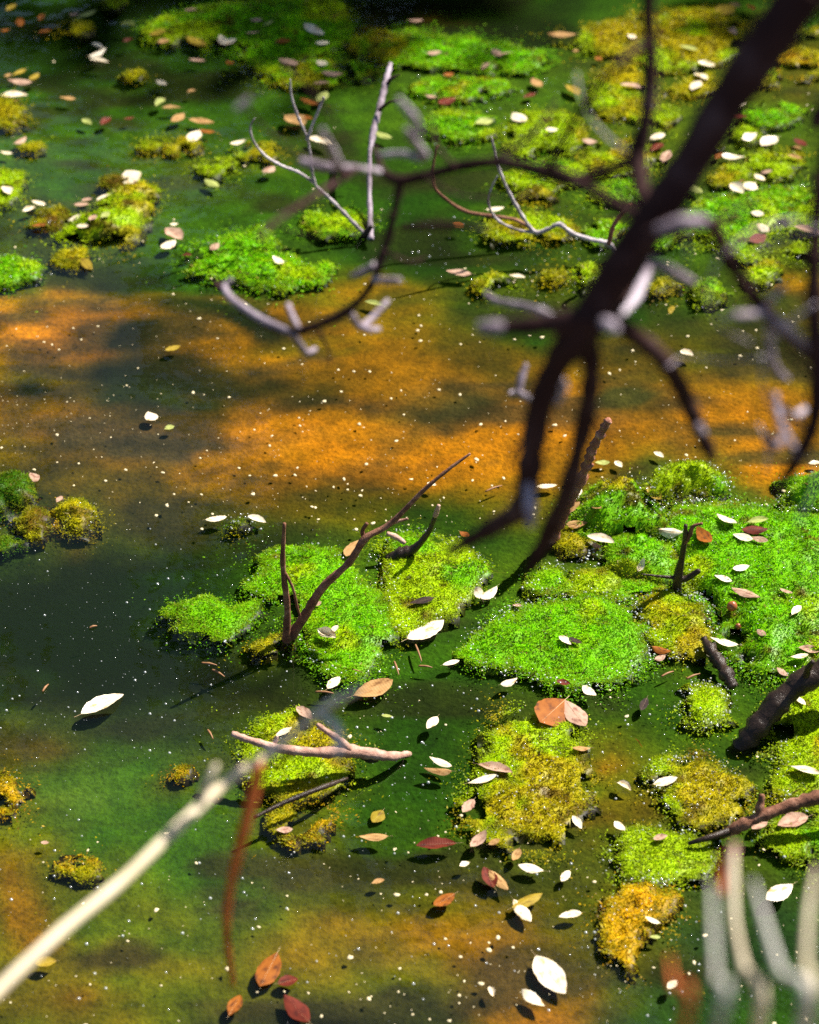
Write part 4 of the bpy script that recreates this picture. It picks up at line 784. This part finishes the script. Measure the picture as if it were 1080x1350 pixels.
# survey: end x, y, end x, y, colour, width / length (as it lies), special wording
LEAVES = """
27 36 26 25 O .45|52 28 58 20 O .5|50 45 68 41 O .4|0 42 13 40 O .45|9 15 20 6 Y .5|92 22 104 18 P .6|103 24 127 15 G .35|158 33 179 35 G .3|197 47 219 41 Y .4|163 57 177 53 R .5
208 57 224 54 T .6|121 58 137 65 W .35|118 78 140 67 W .35|118 79 143 83 W .35|246 50 272 62 Y .4|290 48 298 61 W .5|294 60 312 53 W .45|249 79 270 81 P .35|299 82 309 86 O .7|206 107 220 113 W .45
247 122 258 120 T .6|10 107 43 111 P .35|6 102 15 98 T .6|16 101 35 92 Y .3|40 107 51 98 Y .6|0 128 37 127 W .45|18 134 27 133 R .6|79 129 100 132 T .4|206 141 217 131 G .5|213 143 239 143 T .3
226 162 243 151 T .5|249 158 283 163 T .35|263 173 284 176 O .35|250 188 263 173 W .55|109 158 121 165 G .5|133 166 145 156 R .5|163 158 177 156 R .5|303 192 324 187 W .4|19 192 35 183 P .5|0 201 17 204 W .4
167 228 181 243 W .6|5 247 14 257 W .65|127 266 147 257 W .45|108 266 122 263 P .6|43 266 60 272 W .4|270 238 289 248 G .45|346 229 362 222 P .7|243 14 260 14 P .5|323 45 342 43 P .6|330 27 347 28 P .5|348 35 360 28 G .5
401 33 427 48 W .4|416 58 434 57 W .45|363 57 384 55 O .45|367 80 395 86 P .4|417 82 432 87 W .5|425 97 452 100 P .45|537 28 558 28 P .35|563 72 582 70 P .45|648 66 662 76 P .5|655 75 677 70 P .4|635 93 646 84 P .6|585 101 598 98 O .6
702 105 714 116 T .6|690 130 706 124 R .5|561 128 580 130 P .35|578 138 601 130 R .6|627 165 650 160 G .5|676 151 692 162 W .55|396 131 420 139 O .45|376 153 402 166 T .75|407 182 437 192 W .4|419 135 431 122 G .5|492 175 517 184 G .35|395 153 413 158 O .4|413 112 435 110 P .35
722 46 760 47 T .35|827 47 840 52 W .5|958 6 977 10 T .45|985 8 996 15 O .5|947 8 965 20 Y .7|960 40 972 47 P .6|896 62 920 68 G .4|920 83 943 88 W .4|917 98 931 106 W .6|912 120 923 108 W .6|818 113 848 117 P .35|746 113 765 127 Y .45|755 68 763 68 T .7|785 76 793 80 O .8
718 171 736 173 W .5|767 187 787 189 P .45|855 184 877 178 W .5|860 200 872 190 R .6|875 215 883 200 P .5|972 141 982 135 W .6|957 153 985 155 R .4|978 186 997 178 W .5|1004 193 1025 182 W .65|1047 184 1064 194 R .5|950 207 983 210 W .35|943 210 950 202 O .7|1038 206 1058 211 T .4|1044 195 1057 197 T .5|995 231 1008 239 W .6|964 243 981 256 W .5|983 251 995 243 W .7|973 243 982 239 T .6|903 242 926 256 G .35|893 243 904 237 W .6|1003 229 1018 226 P .5
30 281 49 275 W .4|41 300 61 298 O .4|90 293 108 285 W .5|101 299 117 299 W .5|119 292 127 285 P .8|134 289 145 281 G .6|97 271 118 270 P .4|224 297 235 296 W .6|219 302 240 317 P .6|213 329 232 319 W .6|240 338 253 337 R .5|278 331 289 322 P .7|107 342 122 357 Y .5|218 463 238 457 Y .5|195 545 204 556 W .8|217 567 230 563 G .7
360 340 374 350 W .5|641 278 665 275 W .45|588 358 622 363 P .4|671 364 693 367 W .35|480 398 510 406 G .3|597 296 612 299 O .6|990 281 1007 284 W .6|998 297 1014 307 W .5|988 320 1010 312 R .6|1047 300 1082 310 P .4|897 465 914 472 W .7|40 625 50 636 P .7|75 663 82 655 P .6|271 687 299 683 W .4|327 681 351 690 W .4
456 735 480 711 T .5 caught behind the right stem of the forked twig|627 776 636 793 W .55|634 793 655 777 W .45|706 643 735 641 W .35|606 702 619 709 O .6|563 638 575 641 W .6|412 800 424 795 P .6|540 797 573 790 B .3|676 799 687 801 P .6
741 678 765 663 T .5|747 694 775 692 T .45|776 687 796 702 O .5|774 708 810 717 W .4|780 720 793 725 P .5|842 755 850 737 W .5|868 703 900 707 W .45|919 698 937 719 O .5|945 680 971 692 W .5|985 690 1013 685 G .35|966 706 993 713 W .4|977 701 1013 700 R .35|990 710 1013 715 P .4|966 752 988 748 W .45|942 760 965 768 W .4|964 777 1002 790 P .35|1028 778 1045 784 P .4|1044 812 1056 800 W .5|1066 612 1082 611 W .5|862 597 875 604 W .5|784 611 804 611 G .5|811 609 820 617 W .6|781 669 792 672 T .6|852 643 872 660 Y .5|764 636 776 627 O .6|754 656 766 645 W .6|748 635 757 630 W .6
420 833 444 845 W .45|437 836 446 826 W .6|537 845 585 820 W .5 with a tan tip beside the curling mat|584 878 606 872 W .4|432 909 448 893 W .5|466 920 518 899 T .5 with dark holes near its tip below the forked twig|391 933 412 950 P .45|364 972 385 960 W .45|563 962 577 946 W .5|566 1000 596 1013 W .3|559 1016 596 1020 T .35|630 1009 676 1020 P .35|617 1035 655 1024 W .35|660 906 682 897 W .45|503 944 518 946 G .4|610 1072 625 1055 P .5
107 943 163 917 W .42 alone on the dark milky water at left|712 955 745 925 O .75 beside the ochre mat, its pinkish twin to the right|745 926 772 960 P .5 leaning against a round orange leaf on open water|733 900 752 903 R .55|768 907 786 920 W .5|737 840 753 851 W .5|750 842 767 850 B .5|859 856 885 862 O .5|863 872 877 866 P .6|936 843 973 853 W .5|754 988 779 988 T .5|813 1033 832 1043 W .5|861 1036 893 1027 W .45|1024 882 1039 893 P .5|1045 917 1062 931 W .4|1052 856 1082 860 P .4|1042 868 1066 865 W .45|1041 1013 1082 1023 W .35|998 832 1010 840 P .5|845 938 853 921 B .4
47 1272 75 1268 Y .6|54 1112 65 1112 P .6|343 1303 366 1258 O .5 floating upright and bright beside a wilted purplish one|302 1340 317 1313 O .5|364 1096 386 1095 P .5|473 1105 512 1105 T .35|548 1116 602 1113 R .35 with pointed ends, the only one in open water|621 1120 641 1098 P .5|644 1115 659 1108 T .6|676 1137 685 1121 T .5|683 1142 717 1150 W .45|606 1143 619 1138 W .6|645 1150 670 1176 T .35|638 1145 652 1172 R .5|677 1188 700 1217 W .4|675 1199 715 1180 Y .35|572 1196 600 1180 O .6|490 1166 507 1161 T .5|366 1298 393 1292 R .7|375 1314 408 1350 R .45|706 1262 745 1312 W .48 with a brown tip, largest near the bottom edge|688 1308 718 1330 W .4|645 1302 651 1315 W .5
755 1077 767 1094 W .5|811 1086 824 1098 W .45|861 1108 880 1103 P .5|740 1163 751 1149 W .5|737 1210 767 1205 W .4|850 1211 870 1219 W .45|857 1236 871 1237 G .5|1010 1188 1045 1168 W .5|991 1095 1012 1080 P .5|1025 1090 1065 1078 P .45|880 1305 892 1293 W .6
"""
SUNK = [(828, 973, 847, 998, 'O', .4, -.012, 'sunken amber'), (491, 1086, 505, 1070, 'Y', .7, -.008, 'sunken round yellow'), (242, 243, 256, 251, 'O', .5, -.012, 'sunken brown'), (882, 415, 897, 402, 'Y', .5, -.012, 'sunken yellow'), (610, 1250, 640, 1232, 'O', .3, -.012, 'sunken narrow amber'), (570, 1290, 600, 1268, 'O', .3, -.015, 'sunken faint amber'), (620, 1180, 648, 1176, 'Y', .4, -.012, 'sunken olive')]
PLACE = {m['key']: m for m in MATS}
SHORT = {'leaf_shaped': 'the leaf-shaped green mat', 'ochre_joined': 'the ochre mat joined to the leaf-shaped mat', 'forked_twig': 'the lobed mat of the forked twig', 'curl': 'the curling yellow-green mat', 'half_sunk': 'the half-sunken hump',
 'ochre_sliver': 'the forked twig base', 'left_mound': 'the left edge mound', 'brown_mound': 'the brown-topped mound', 'amber_mound': 'the amber-sided mound', 'low_left': 'the low clump at left', 'two_leaf_tuft': 'the tiny dark tuft in open water',
 'brown_green_mound': 'the brown and green mound', 'back_mound': 'the back mound facing orange silt', 'edge_mound': 'the right edge mound', 'big_right': 'the broad right moss bank', 'middle_hump': 'the hump by the small forked stub', 'brown_lump': 'the brown lump near the standing stick',
 'strip_lime': 'the lime patch', 'ridge': 'the low mossy ridge', 'small_round': 'the small round lime mat', 'lower_right': 'the mat below the dark log', 'below_stick': 'the brown stick at the right edge', 'ochre_right': 'the pointed ochre mat', 'ochre_large': 'the large ochre mat',
 'yellow_green': 'the yellow-green mat', 'golden_clump': 'the ragged golden clump', 'stick_mat': 'the mat under the lying stick', 'gold_below_stick': 'the golden mat below the lying stick', 'left_gold': 'the golden clump at left', 'pale_dot': 'the pale clump at lower left', 'dot': 'the tiny golden dot',
 'wedge': 'the wedge-shaped mat', 'brown_left': 'the brown lump left of the wedge', 'brown_top': 'the brown lump atop the wedge', 'far_left_green': 'the bubbly green clump', 'olive_tuft': 'the olive tuft', 'bright_island': 'the bright green island', 'small_bright': 'the thin grey twig foot', 'yellow_oval': 'the yellow-green oval mat',
 'behind_hook': 'the hooked grey twig tip', 'ochre_chip': 'the first thin ochre patch', 'ochre_chip_b': 'the second thin ochre patch', 'left_ochre': 'the ochre clump at upper left', 'left_lime': 'the lime clump at upper left', 'thin_left': 'the thin ochre streak', 'tiny_top': 'the tiny tuft in dark green water', 'top_dull': 'the dull olive clump at top left',
 'top_fringe': 'the clump at the top edge', 'top_large': 'the large top mat', 'top_second': 'the long top centre mat', 'top_low': 'the broken clumps at top centre', 'top_ochre': 'the large ochre mat at top', 'ochre_tongue': 'the ochre tongue', 'yellow_lump': 'the yellow-green lump', 'ochre_lump': 'the ochre lump by the branch fork', 'green_under_fork': 'the patch under the branch fork',
 'right_far_green': 'the thin bright mat right of the limb', 'right_far_lime': 'the lime strip beside the limb', 'right_far_ochre': 'the ochre patch at far right', 'right_bank': 'the wide lime mat right of the limb', 'corner_ochre': 'the upper right corner weed', 'limb_ochre': 'the ochre patch against the limb', 'under_twig': 'the pale bare twig', 'under_twig_b': 'the mat between twig and limb',
 'pod_brown': 'the brownish lump at centre', 'three_leaf': 'the ochre tuft at centre', 'lime_dot': 'the small lime tuft', 'green_dot': 'the round green tuft', 'brown_dot': 'the brown-green tuft', 'tiny_amber': 'the tiny amber tuft', 'ripple_green': 'the sunken weed patch', 'streaky': 'the streaky green strip', 'streaky_b': 'the patchy weed under the level branch', 'limb_left_lime': 'the lime patch left of the limb', 'limb_white': 'the olive patch left of the limb', 'right_mid_lime': 'the mottled lime weed', 'green_gap': 'the weed between limb and lime mat', 'top_right_dim': 'the dim olive weed', 'frothy_gap': 'the frothy pale weed', 'frothy_top': 'the frothy ledge', 'right_amber_tuft': 'the amber tuft at right', 'far_right_tuft': 'the lime tuft at the right edge'}
def where(x, y):
    best = None
    for m in sorted(MATS, key=lambda m: math.hypot(*(np.maximum(np.abs(m['c']-np.array((x, y)))-0.5*(m['P'].max(0)-m['P'].min(0)), 0))))[:5]:
        d = float(poly_sd(np.array([x]), np.array([y]), m['P'])[0])
        if best is None or d > best[0]: best = (d, m['key'])
    return ('on ' if best[0] > 0.002 else 'beside ')+SHORT[best[1]]
def place_leaf(x1, y1, x2, y2, c, ratio, dz=None, own='', word=None):
    if dz is None: a, b = on_surface(x1, y1), on_surface(x2, y2)
    else: a, b = gp(x1, y1, dz), gp(x2, y2, dz)
    mid = (a+b)/2; d = b-a; L = d.length
    seed = int(x1*7+y1*13)
    rs = random.Random(seed)
    if rs.random() < 0.5: d = -d
    me, rm = LEAFM[rs.randrange(12 if (L > 0.034 or rs.random() < 0.5) else len(LEAFM))]
    o = bpy.data.objects.new('fallen_leaf', me); col.objects.link(o)
    o.material_slots[0].link = 'OBJECT'; o.material_slots[0].material = M[c]
    pitch = -math.asin(max(-1, min(1, d.z/max(L, 1e-6))))
    on_mat = mid.z > 0.001
    roll = rs.uniform(-0.35, 0.35) if on_mat else rs.uniform(-0.10, 0.10)
    o.rotation_euler = (roll, pitch, math.atan2(d.y, d.x))
    o.scale = (L, L*ratio*1.02, L*0.55)
    zlow = min(v.co.z for v in me.vertices)*L*0.55
    o.location = (mid.x, mid.y, mid.z+(0.0012 if not on_mat else 0.0015)-min(zlow, 0)*0.8)
    ch = bpy.data.objects.new('midrib', rm); col.objects.link(ch); ch.parent = o
    return o, L
recs = []
for line in LEAVES.strip().splitlines():
    for it in line.split('|'):
        q = it.split(); own = ' '.join(q[6:])
        x1, y1, x2, y2 = map(float, q[:4])
        o, L = place_leaf(x1, y1, x2, y2, q[4], float(q[5]))
        recs.append([o, L, WORD[q[4]], own, where(o.location.x, o.location.y), q[4]])
for x1, y1, x2, y2, c, ra, dz, word in SUNK:
    o, L = place_leaf(x1, y1, x2, y2, c, ra, dz); recs.append([o, L, word, '', where(o.location.x, o.location.y).replace('on ', 'under '), c])
ORD = ['first', 'second', 'third', 'fourth', 'fifth', 'sixth', 'seventh', 'eighth', 'ninth', 'tenth', 'eleventh', 'twelfth', 'thirteenth', 'fourteenth']
byk = {}
for r_ in recs: byk.setdefault((r_[2], r_[4]) if not r_[3] else (r_[2], r_[3]), []).append(r_)
for (w_, pl), L_ in byk.items():
    L_.sort(key=lambda r_: r_[0].location.x)
    for i, r_ in enumerate(L_):
        if len(L_) == 1: lab = f'{w_} fallen leaf {pl}'
        elif len(L_) == 2: lab = f'{w_} leaf {pl}, the {"left" if i == 0 else "right"} one of two'
        else: lab = f'{w_} leaf {pl}, {ORD[i]} of {len(L_)} from the left'
        tag(r_[0], lab, 'leaf', 'fallen leaves on the pond')

# ------------------------------------------------------------------ nuts, needles
def nut(px, py, rpx, label):
    p = on_surface(px, py); rr = rpx*PXM*2.3
    V = []; F = []; n, m_ = 8, 12
    for i in range(n+1):
        th = math.pi*i/n
        for j in range(m_):
            ph = 2*math.pi*j/m_; k = 1+0.12*math.cos(th)-0.05*math.cos(3*ph)*math.sin(th)
            V.append((math.sin(th)*math.cos(ph)*rr*k, math.sin(th)*math.sin(ph)*rr*k*0.9, math.cos(th)*rr*1.05*k))
    for i in range(n):
        for j in range(m_): F.append((i*m_+j, i*m_+(j+1) % m_, (i+1)*m_+(j+1) % m_, (i+1)*m_+j))
    o = obj('nut', np_mesh('nut', V, F), M['nut']); o.location = (p.x, p.y, p.z+rr*0.6); tag(o, label, 'nut')
nut(965, 803, 7.5, 'round red-brown nut on the broad right moss bank')
nut(973, 828, 4.5, 'smaller red-brown nut below the round nut')
NEED = [(548, 850, 556, 872, 'brown needle in dark water below the tan-tipped leaf'), (520, 872, 526, 890, 'brown needle left of the leaf-shaped mat'), (552, 878, 570, 880, 'level brown needle left of the leaf-shaped mat'),
        (280, 883, 296, 892, 'tan needle in the dark water left of the forked twig'), (266, 874, 286, 877, 'level tan needle above the slanting tan needle'), (56, 912, 64, 902, 'short tan needle left of the lone cream leaf'), (274, 962, 281, 974, 'short brown needle left of the lying stick'),
        (872, 892, 888, 885, 'brown needle above the small round lime mat'), (905, 895, 923, 888, 'brown needle between the wet wood and the round mat'), (118, 828, 128, 825, 'short brown needle in the dark water at left'),
        (640, 648, 662, 640, 'brown needle on water behind the curling mat'), (460, 882, 480, 888, 'brown needle under the lobed mat'), (416, 912, 440, 914, 'brown needle below the lobed mat')]
for x1, y1, x2, y2, lab in NEED:
    a, b = gp(x1, y1, 0.001), gp(x2, y2, 0.001)
    o = obj('needle', tube_mesh('needle', [a, (a+b)/2+Vector((0, 0, 0.001)), b], [0.0009, 0.0012, 0.0005], sub=3, seg=6), M['needle'])
    tag(o, lab, 'needle', 'pine needles afloat')

# ------------------------------------------------------------------ pale specks, bubbles and glints on the water (uncountable)
def blobs(name, pts, sizes, flat, mat, label):
    # eight-sided low domes, irregular
    N = len(pts); m_ = 7
    ang = np.linspace(0, 2*np.pi, m_, endpoint=False)[None, :]+rng.random((N, 1))*6.28
    rr = sizes[:, None]*(1+rng.uniform(-0.28, 0.28, (N, m_)) if flat < 0.6 else 1+rng.uniform(-0.05, 0.05, (N, m_)))
    ex = 1+rng.random((N, 1))*(0.7 if flat < 0.6 else 0.05)
    rot = rng.random((N, 1))*6.28
    def ring(k, h):
        x = np.cos(ang)*rr*k*ex; y = np.sin(ang)*rr*k
        X = x*np.cos(rot)-y*np.sin(rot)+pts[:, 0:1]; Y = x*np.sin(rot)+y*np.cos(rot)+pts[:, 1:2]
        return np.stack([X, Y, pts[:, 2:3]+np.broadcast_to(sizes[:, None]*h, X.shape)], -1)
    r0 = ring(1.0, -0.15); r1 = ring(0.95, 0.45*flat); r2 = ring(0.55, 0.85*flat); r3 = ring(0.05, 1.0*flat)
    V = np.concatenate([r0, r1, r2, r3], 1).reshape(-1, 3)
    F = []
    for l in range(3):
        for j in range(m_):
            F.append([l*m_+j, l*m_+(j+1) % m_, (l+1)*m_+(j+1) % m_, (l+1)*m_+j])
    F = (np.array(F)[None]+(np.arange(N)*m_*4)[:, None, None]).reshape(-1, 4)
    o = obj(name, np_mesh(name, V, F), mat); tag(o, label, None, None, 'stuff')
def in_mat(x, y):
    return surf_z(x, y) > 0.0
def scatter(n, area, big, seed, z=0.0005, clump=0.0):
    rs = random.Random(seed); out = []; sz = []
    while len(out) < n:
        px = rs.uniform(area[0], area[2]); py = rs.uniform(area[1], area[3])
        p = gp(px, py)
        if fbm(np.array([p.x*9]), np.array([p.y*9]), seed)[0] < clump+0.12+rs.uniform(-.06, .06): continue
        if in_mat(p.x, p.y): continue
        s = 0.0004+0.0017*rs.random()**big
        out.append((p.x, p.y, z)); sz.append(s)
    return out, sz
P1, S1 = [], []
for n, area, big, cl in [(950, (-250, 340, 1330, 690), 5, .40), (260, (-250, 520, 1330, 700), 6, .30), (200, (-200, 1090, 700, 1400), 3.0, .35), (160, (-300, 0, 1400, 340), 5, .45), (350, (450, 640, 1350, 1400), 6, .4)]:
    a, b = scatter(int(n*0.85), area, big, n); P1 += a; S1 += b
blobs('floating_specks', np.array(P1), np.array(S1)*1.05, 0.35, M['speck'], 'tiny pale seed specks afloat on the pond')
P2, S2 = [], []
for n, area, big, cl in [(900, (-200, 690, 560, 1010), 6, .38), (520, (-250, 1000, 700, 1400), 3.2, .35), (500, (700, 1100, 1350, 1400), 3.5, .35), (260, (700, 250, 1250, 420), 3.5, .45), (160, (500, 280, 800, 380), 4, .45), (300, (760, 640, 960, 820), 3, .42), (250, (480, 820, 980, 1060), 5, .4), (110, (550, 100, 850, 200), 3, .4)]:
    a, b = scatter(int(n*0.75), area, big, n+1); P2 += a; S2 += [x*0.75 for x in b]
# froth along the lower and right-hand rims of some mats
for key, cnt in [('leaf_shaped', 420), ('small_round', 170), ('big_right', 260), ('ochre_joined', 150), ('curl', 180), ('forked_twig', 150), ('back_mound', 200), ('edge_mound', 90), ('right_bank', 160), ('ochre_right', 110), ('yellow_green', 150), ('lower_right', 120), ('strip_lime', 80), ('two_leaf_tuft', 40), ('far_left_green', 50), ('bright_island', 40)]:
    P = PLACE[key]['P']; rs = random.Random(cnt)
    for _ in range(cnt):
        i = rs.randrange(len(P)); a = P[i]; b = P[(i+1) % len(P)]; q = a+(b-a)*rs.random()
        e = b-a; nrm = np.array((e[1], -e[0]))/(np.linalg.norm(e)+1e-9)
        off = rs.gauss(0.0, 0.006)
        q = q+nrm*off
        P2.append((q[0], q[1], max(0, surf_z(q[0], q[1]))+0.001)); S2.append(0.0003+0.0010*rs.random()**3)
for key, cnt in [('ochre_large', 260), ('ochre_right', 130), ('stick_mat', 60), ('golden_clump', 60), ('big_right', 150), ('brown_green_mound', 90), ('left_gold', 30), ('amber_mound', 30), ('brown_left', 20)]:  # tiny white domes on the mats stand in for wet glints
    P = PLACE[key]['P']; rs = random.Random(cnt+5); lo_, hi_ = P.min(0), P.max(0); n_k = 0
    while n_k < cnt:
        x, y = rs.uniform(lo_[0], hi_[0]), rs.uniform(lo_[1], hi_[1]); z = surf_z(x, y); n_k += 1
        if z > 0: P2.append((x, y, z+0.0008)); S2.append(0.0003+0.0008*rs.random()**3)
blobs('foam_and_glints', np.array(P2), np.array(S2), 0.95, M['bubble'], 'small white bubbles, froth and modelled glints on water and mats')

# ------------------------------------------------------------------ unseen far-bank trees, added to shade the water and darken its reflection
def build_trees():
    protos = []
    for v in range(2):
        rs = np.random.default_rng(90+v)
        limbs = []; clumps = []
        for k in range(46):
            h = 0.7+4.6*(k/46)+rs.uniform(-.2, .2); a = k*2.4+rs.uniform(-.4, .4); L = (1.55-0.17*h)*rs.uniform(.6, 1.1)
            base = Vector((0.06*math.sin(h*2), 0.06*math.cos(h), h)); tip = base+Vector((math.cos(a)*L, math.sin(a)*L, L*rs.uniform(.1, .45)))
            limbs.append((base, tip))
            for q in (0.35, 0.6, 0.85, 1.05): clumps.append((base.lerp(tip, q), 0.24+0.16*rs.random()))
        N = 125; P = []
        for c, r0 in clumps:
            g = rs.normal(0, 1, (N, 3)); g = g/np.linalg.norm(g, axis=1)[:, None]*(rs.random((N, 1))**0.4)*r0*np.array((1.15, 1.15, 0.75))
            P.append(np.array(c)[None]+g)
        P = np.concatenate(P); n = len(P)
        d1 = rs.normal(0, 1, (n, 3)); d1 /= np.linalg.norm(d1, axis=1)[:, None]
        d2 = np.cross(d1, rs.normal(0, 1, (n, 3))); d2 /= np.linalg.norm(d2, axis=1)[:, None]
        l = (0.05+0.05*rs.random((n, 1))); w = l*0.42
        V = np.stack([P-d1*l, P+d2*w, P+d1*l, P-d2*w], 1).reshape(-1, 3)
        c = np.array((0.035, 0.075, 0.010))[None]*(0.5+rs.random((n, 1)))+np.array((0.02, 0.01, 0))[None]*rs.random((n, 1))
        crown = np_mesh('crown', V, np.arange(n*4).reshape(-1, 4), np.repeat(c, 4, 0))
        crown.materials.append(M['tree_leaf'])
        tm = tube_mesh('trunk', [Vector((0, 0, -0.2)), Vector((.05, .02, 1.2)), Vector((-.03, .05, 2.8)), Vector((.03, 0, 4.4)), Vector((0, 0, 5.6))], [.14, .11, .085, .05, .012], sub=5, seg=10)
        tm.materials.append(M['dark_bark'])
        lm = [tube_mesh('limb', [b, b.lerp(t_, .5)+Vector((0, 0, .05)), t_], [.028, .02, .006], sub=3, seg=6) for b, t_ in limbs[::4]]
        for x in lm: x.materials.append(M['dark_bark'])
        protos.append((tm, lm, crown))
    for i, (x, y, sc, rz, lab) in enumerate([(-2.6, 6.6, 1.0, 0.3, 'unseen dark leafy tree on the far bank, leftmost of the row'), (0.15, 6.9, 0.95, 1.7, 'unseen dark leafy tree on the far bank, second from the left'), (1.45, 7.1, 1.1, 3.9, 'unseen dark leafy tree on the far bank, second from the right'), (3.2, 6.5, 1.0, 5.2, 'unseen dark leafy tree on the far bank, rightmost of the row')]):
        tm, lm, crown = protos[i % 2]
        o = empty('unseen_tree', (x, y, 0.2)); o.rotation_euler = (0, 0, rz); o.scale = (sc, sc, sc)
        tag(o, lab, 'tree', 'unseen trees on the far bank')
        for nm, me in [('trunk', tm), ('crown', crown)]+[('limb', m) for m in lm]:
            ch = bpy.data.objects.new(nm, me); col.objects.link(ch); ch.parent = o
build_trees()
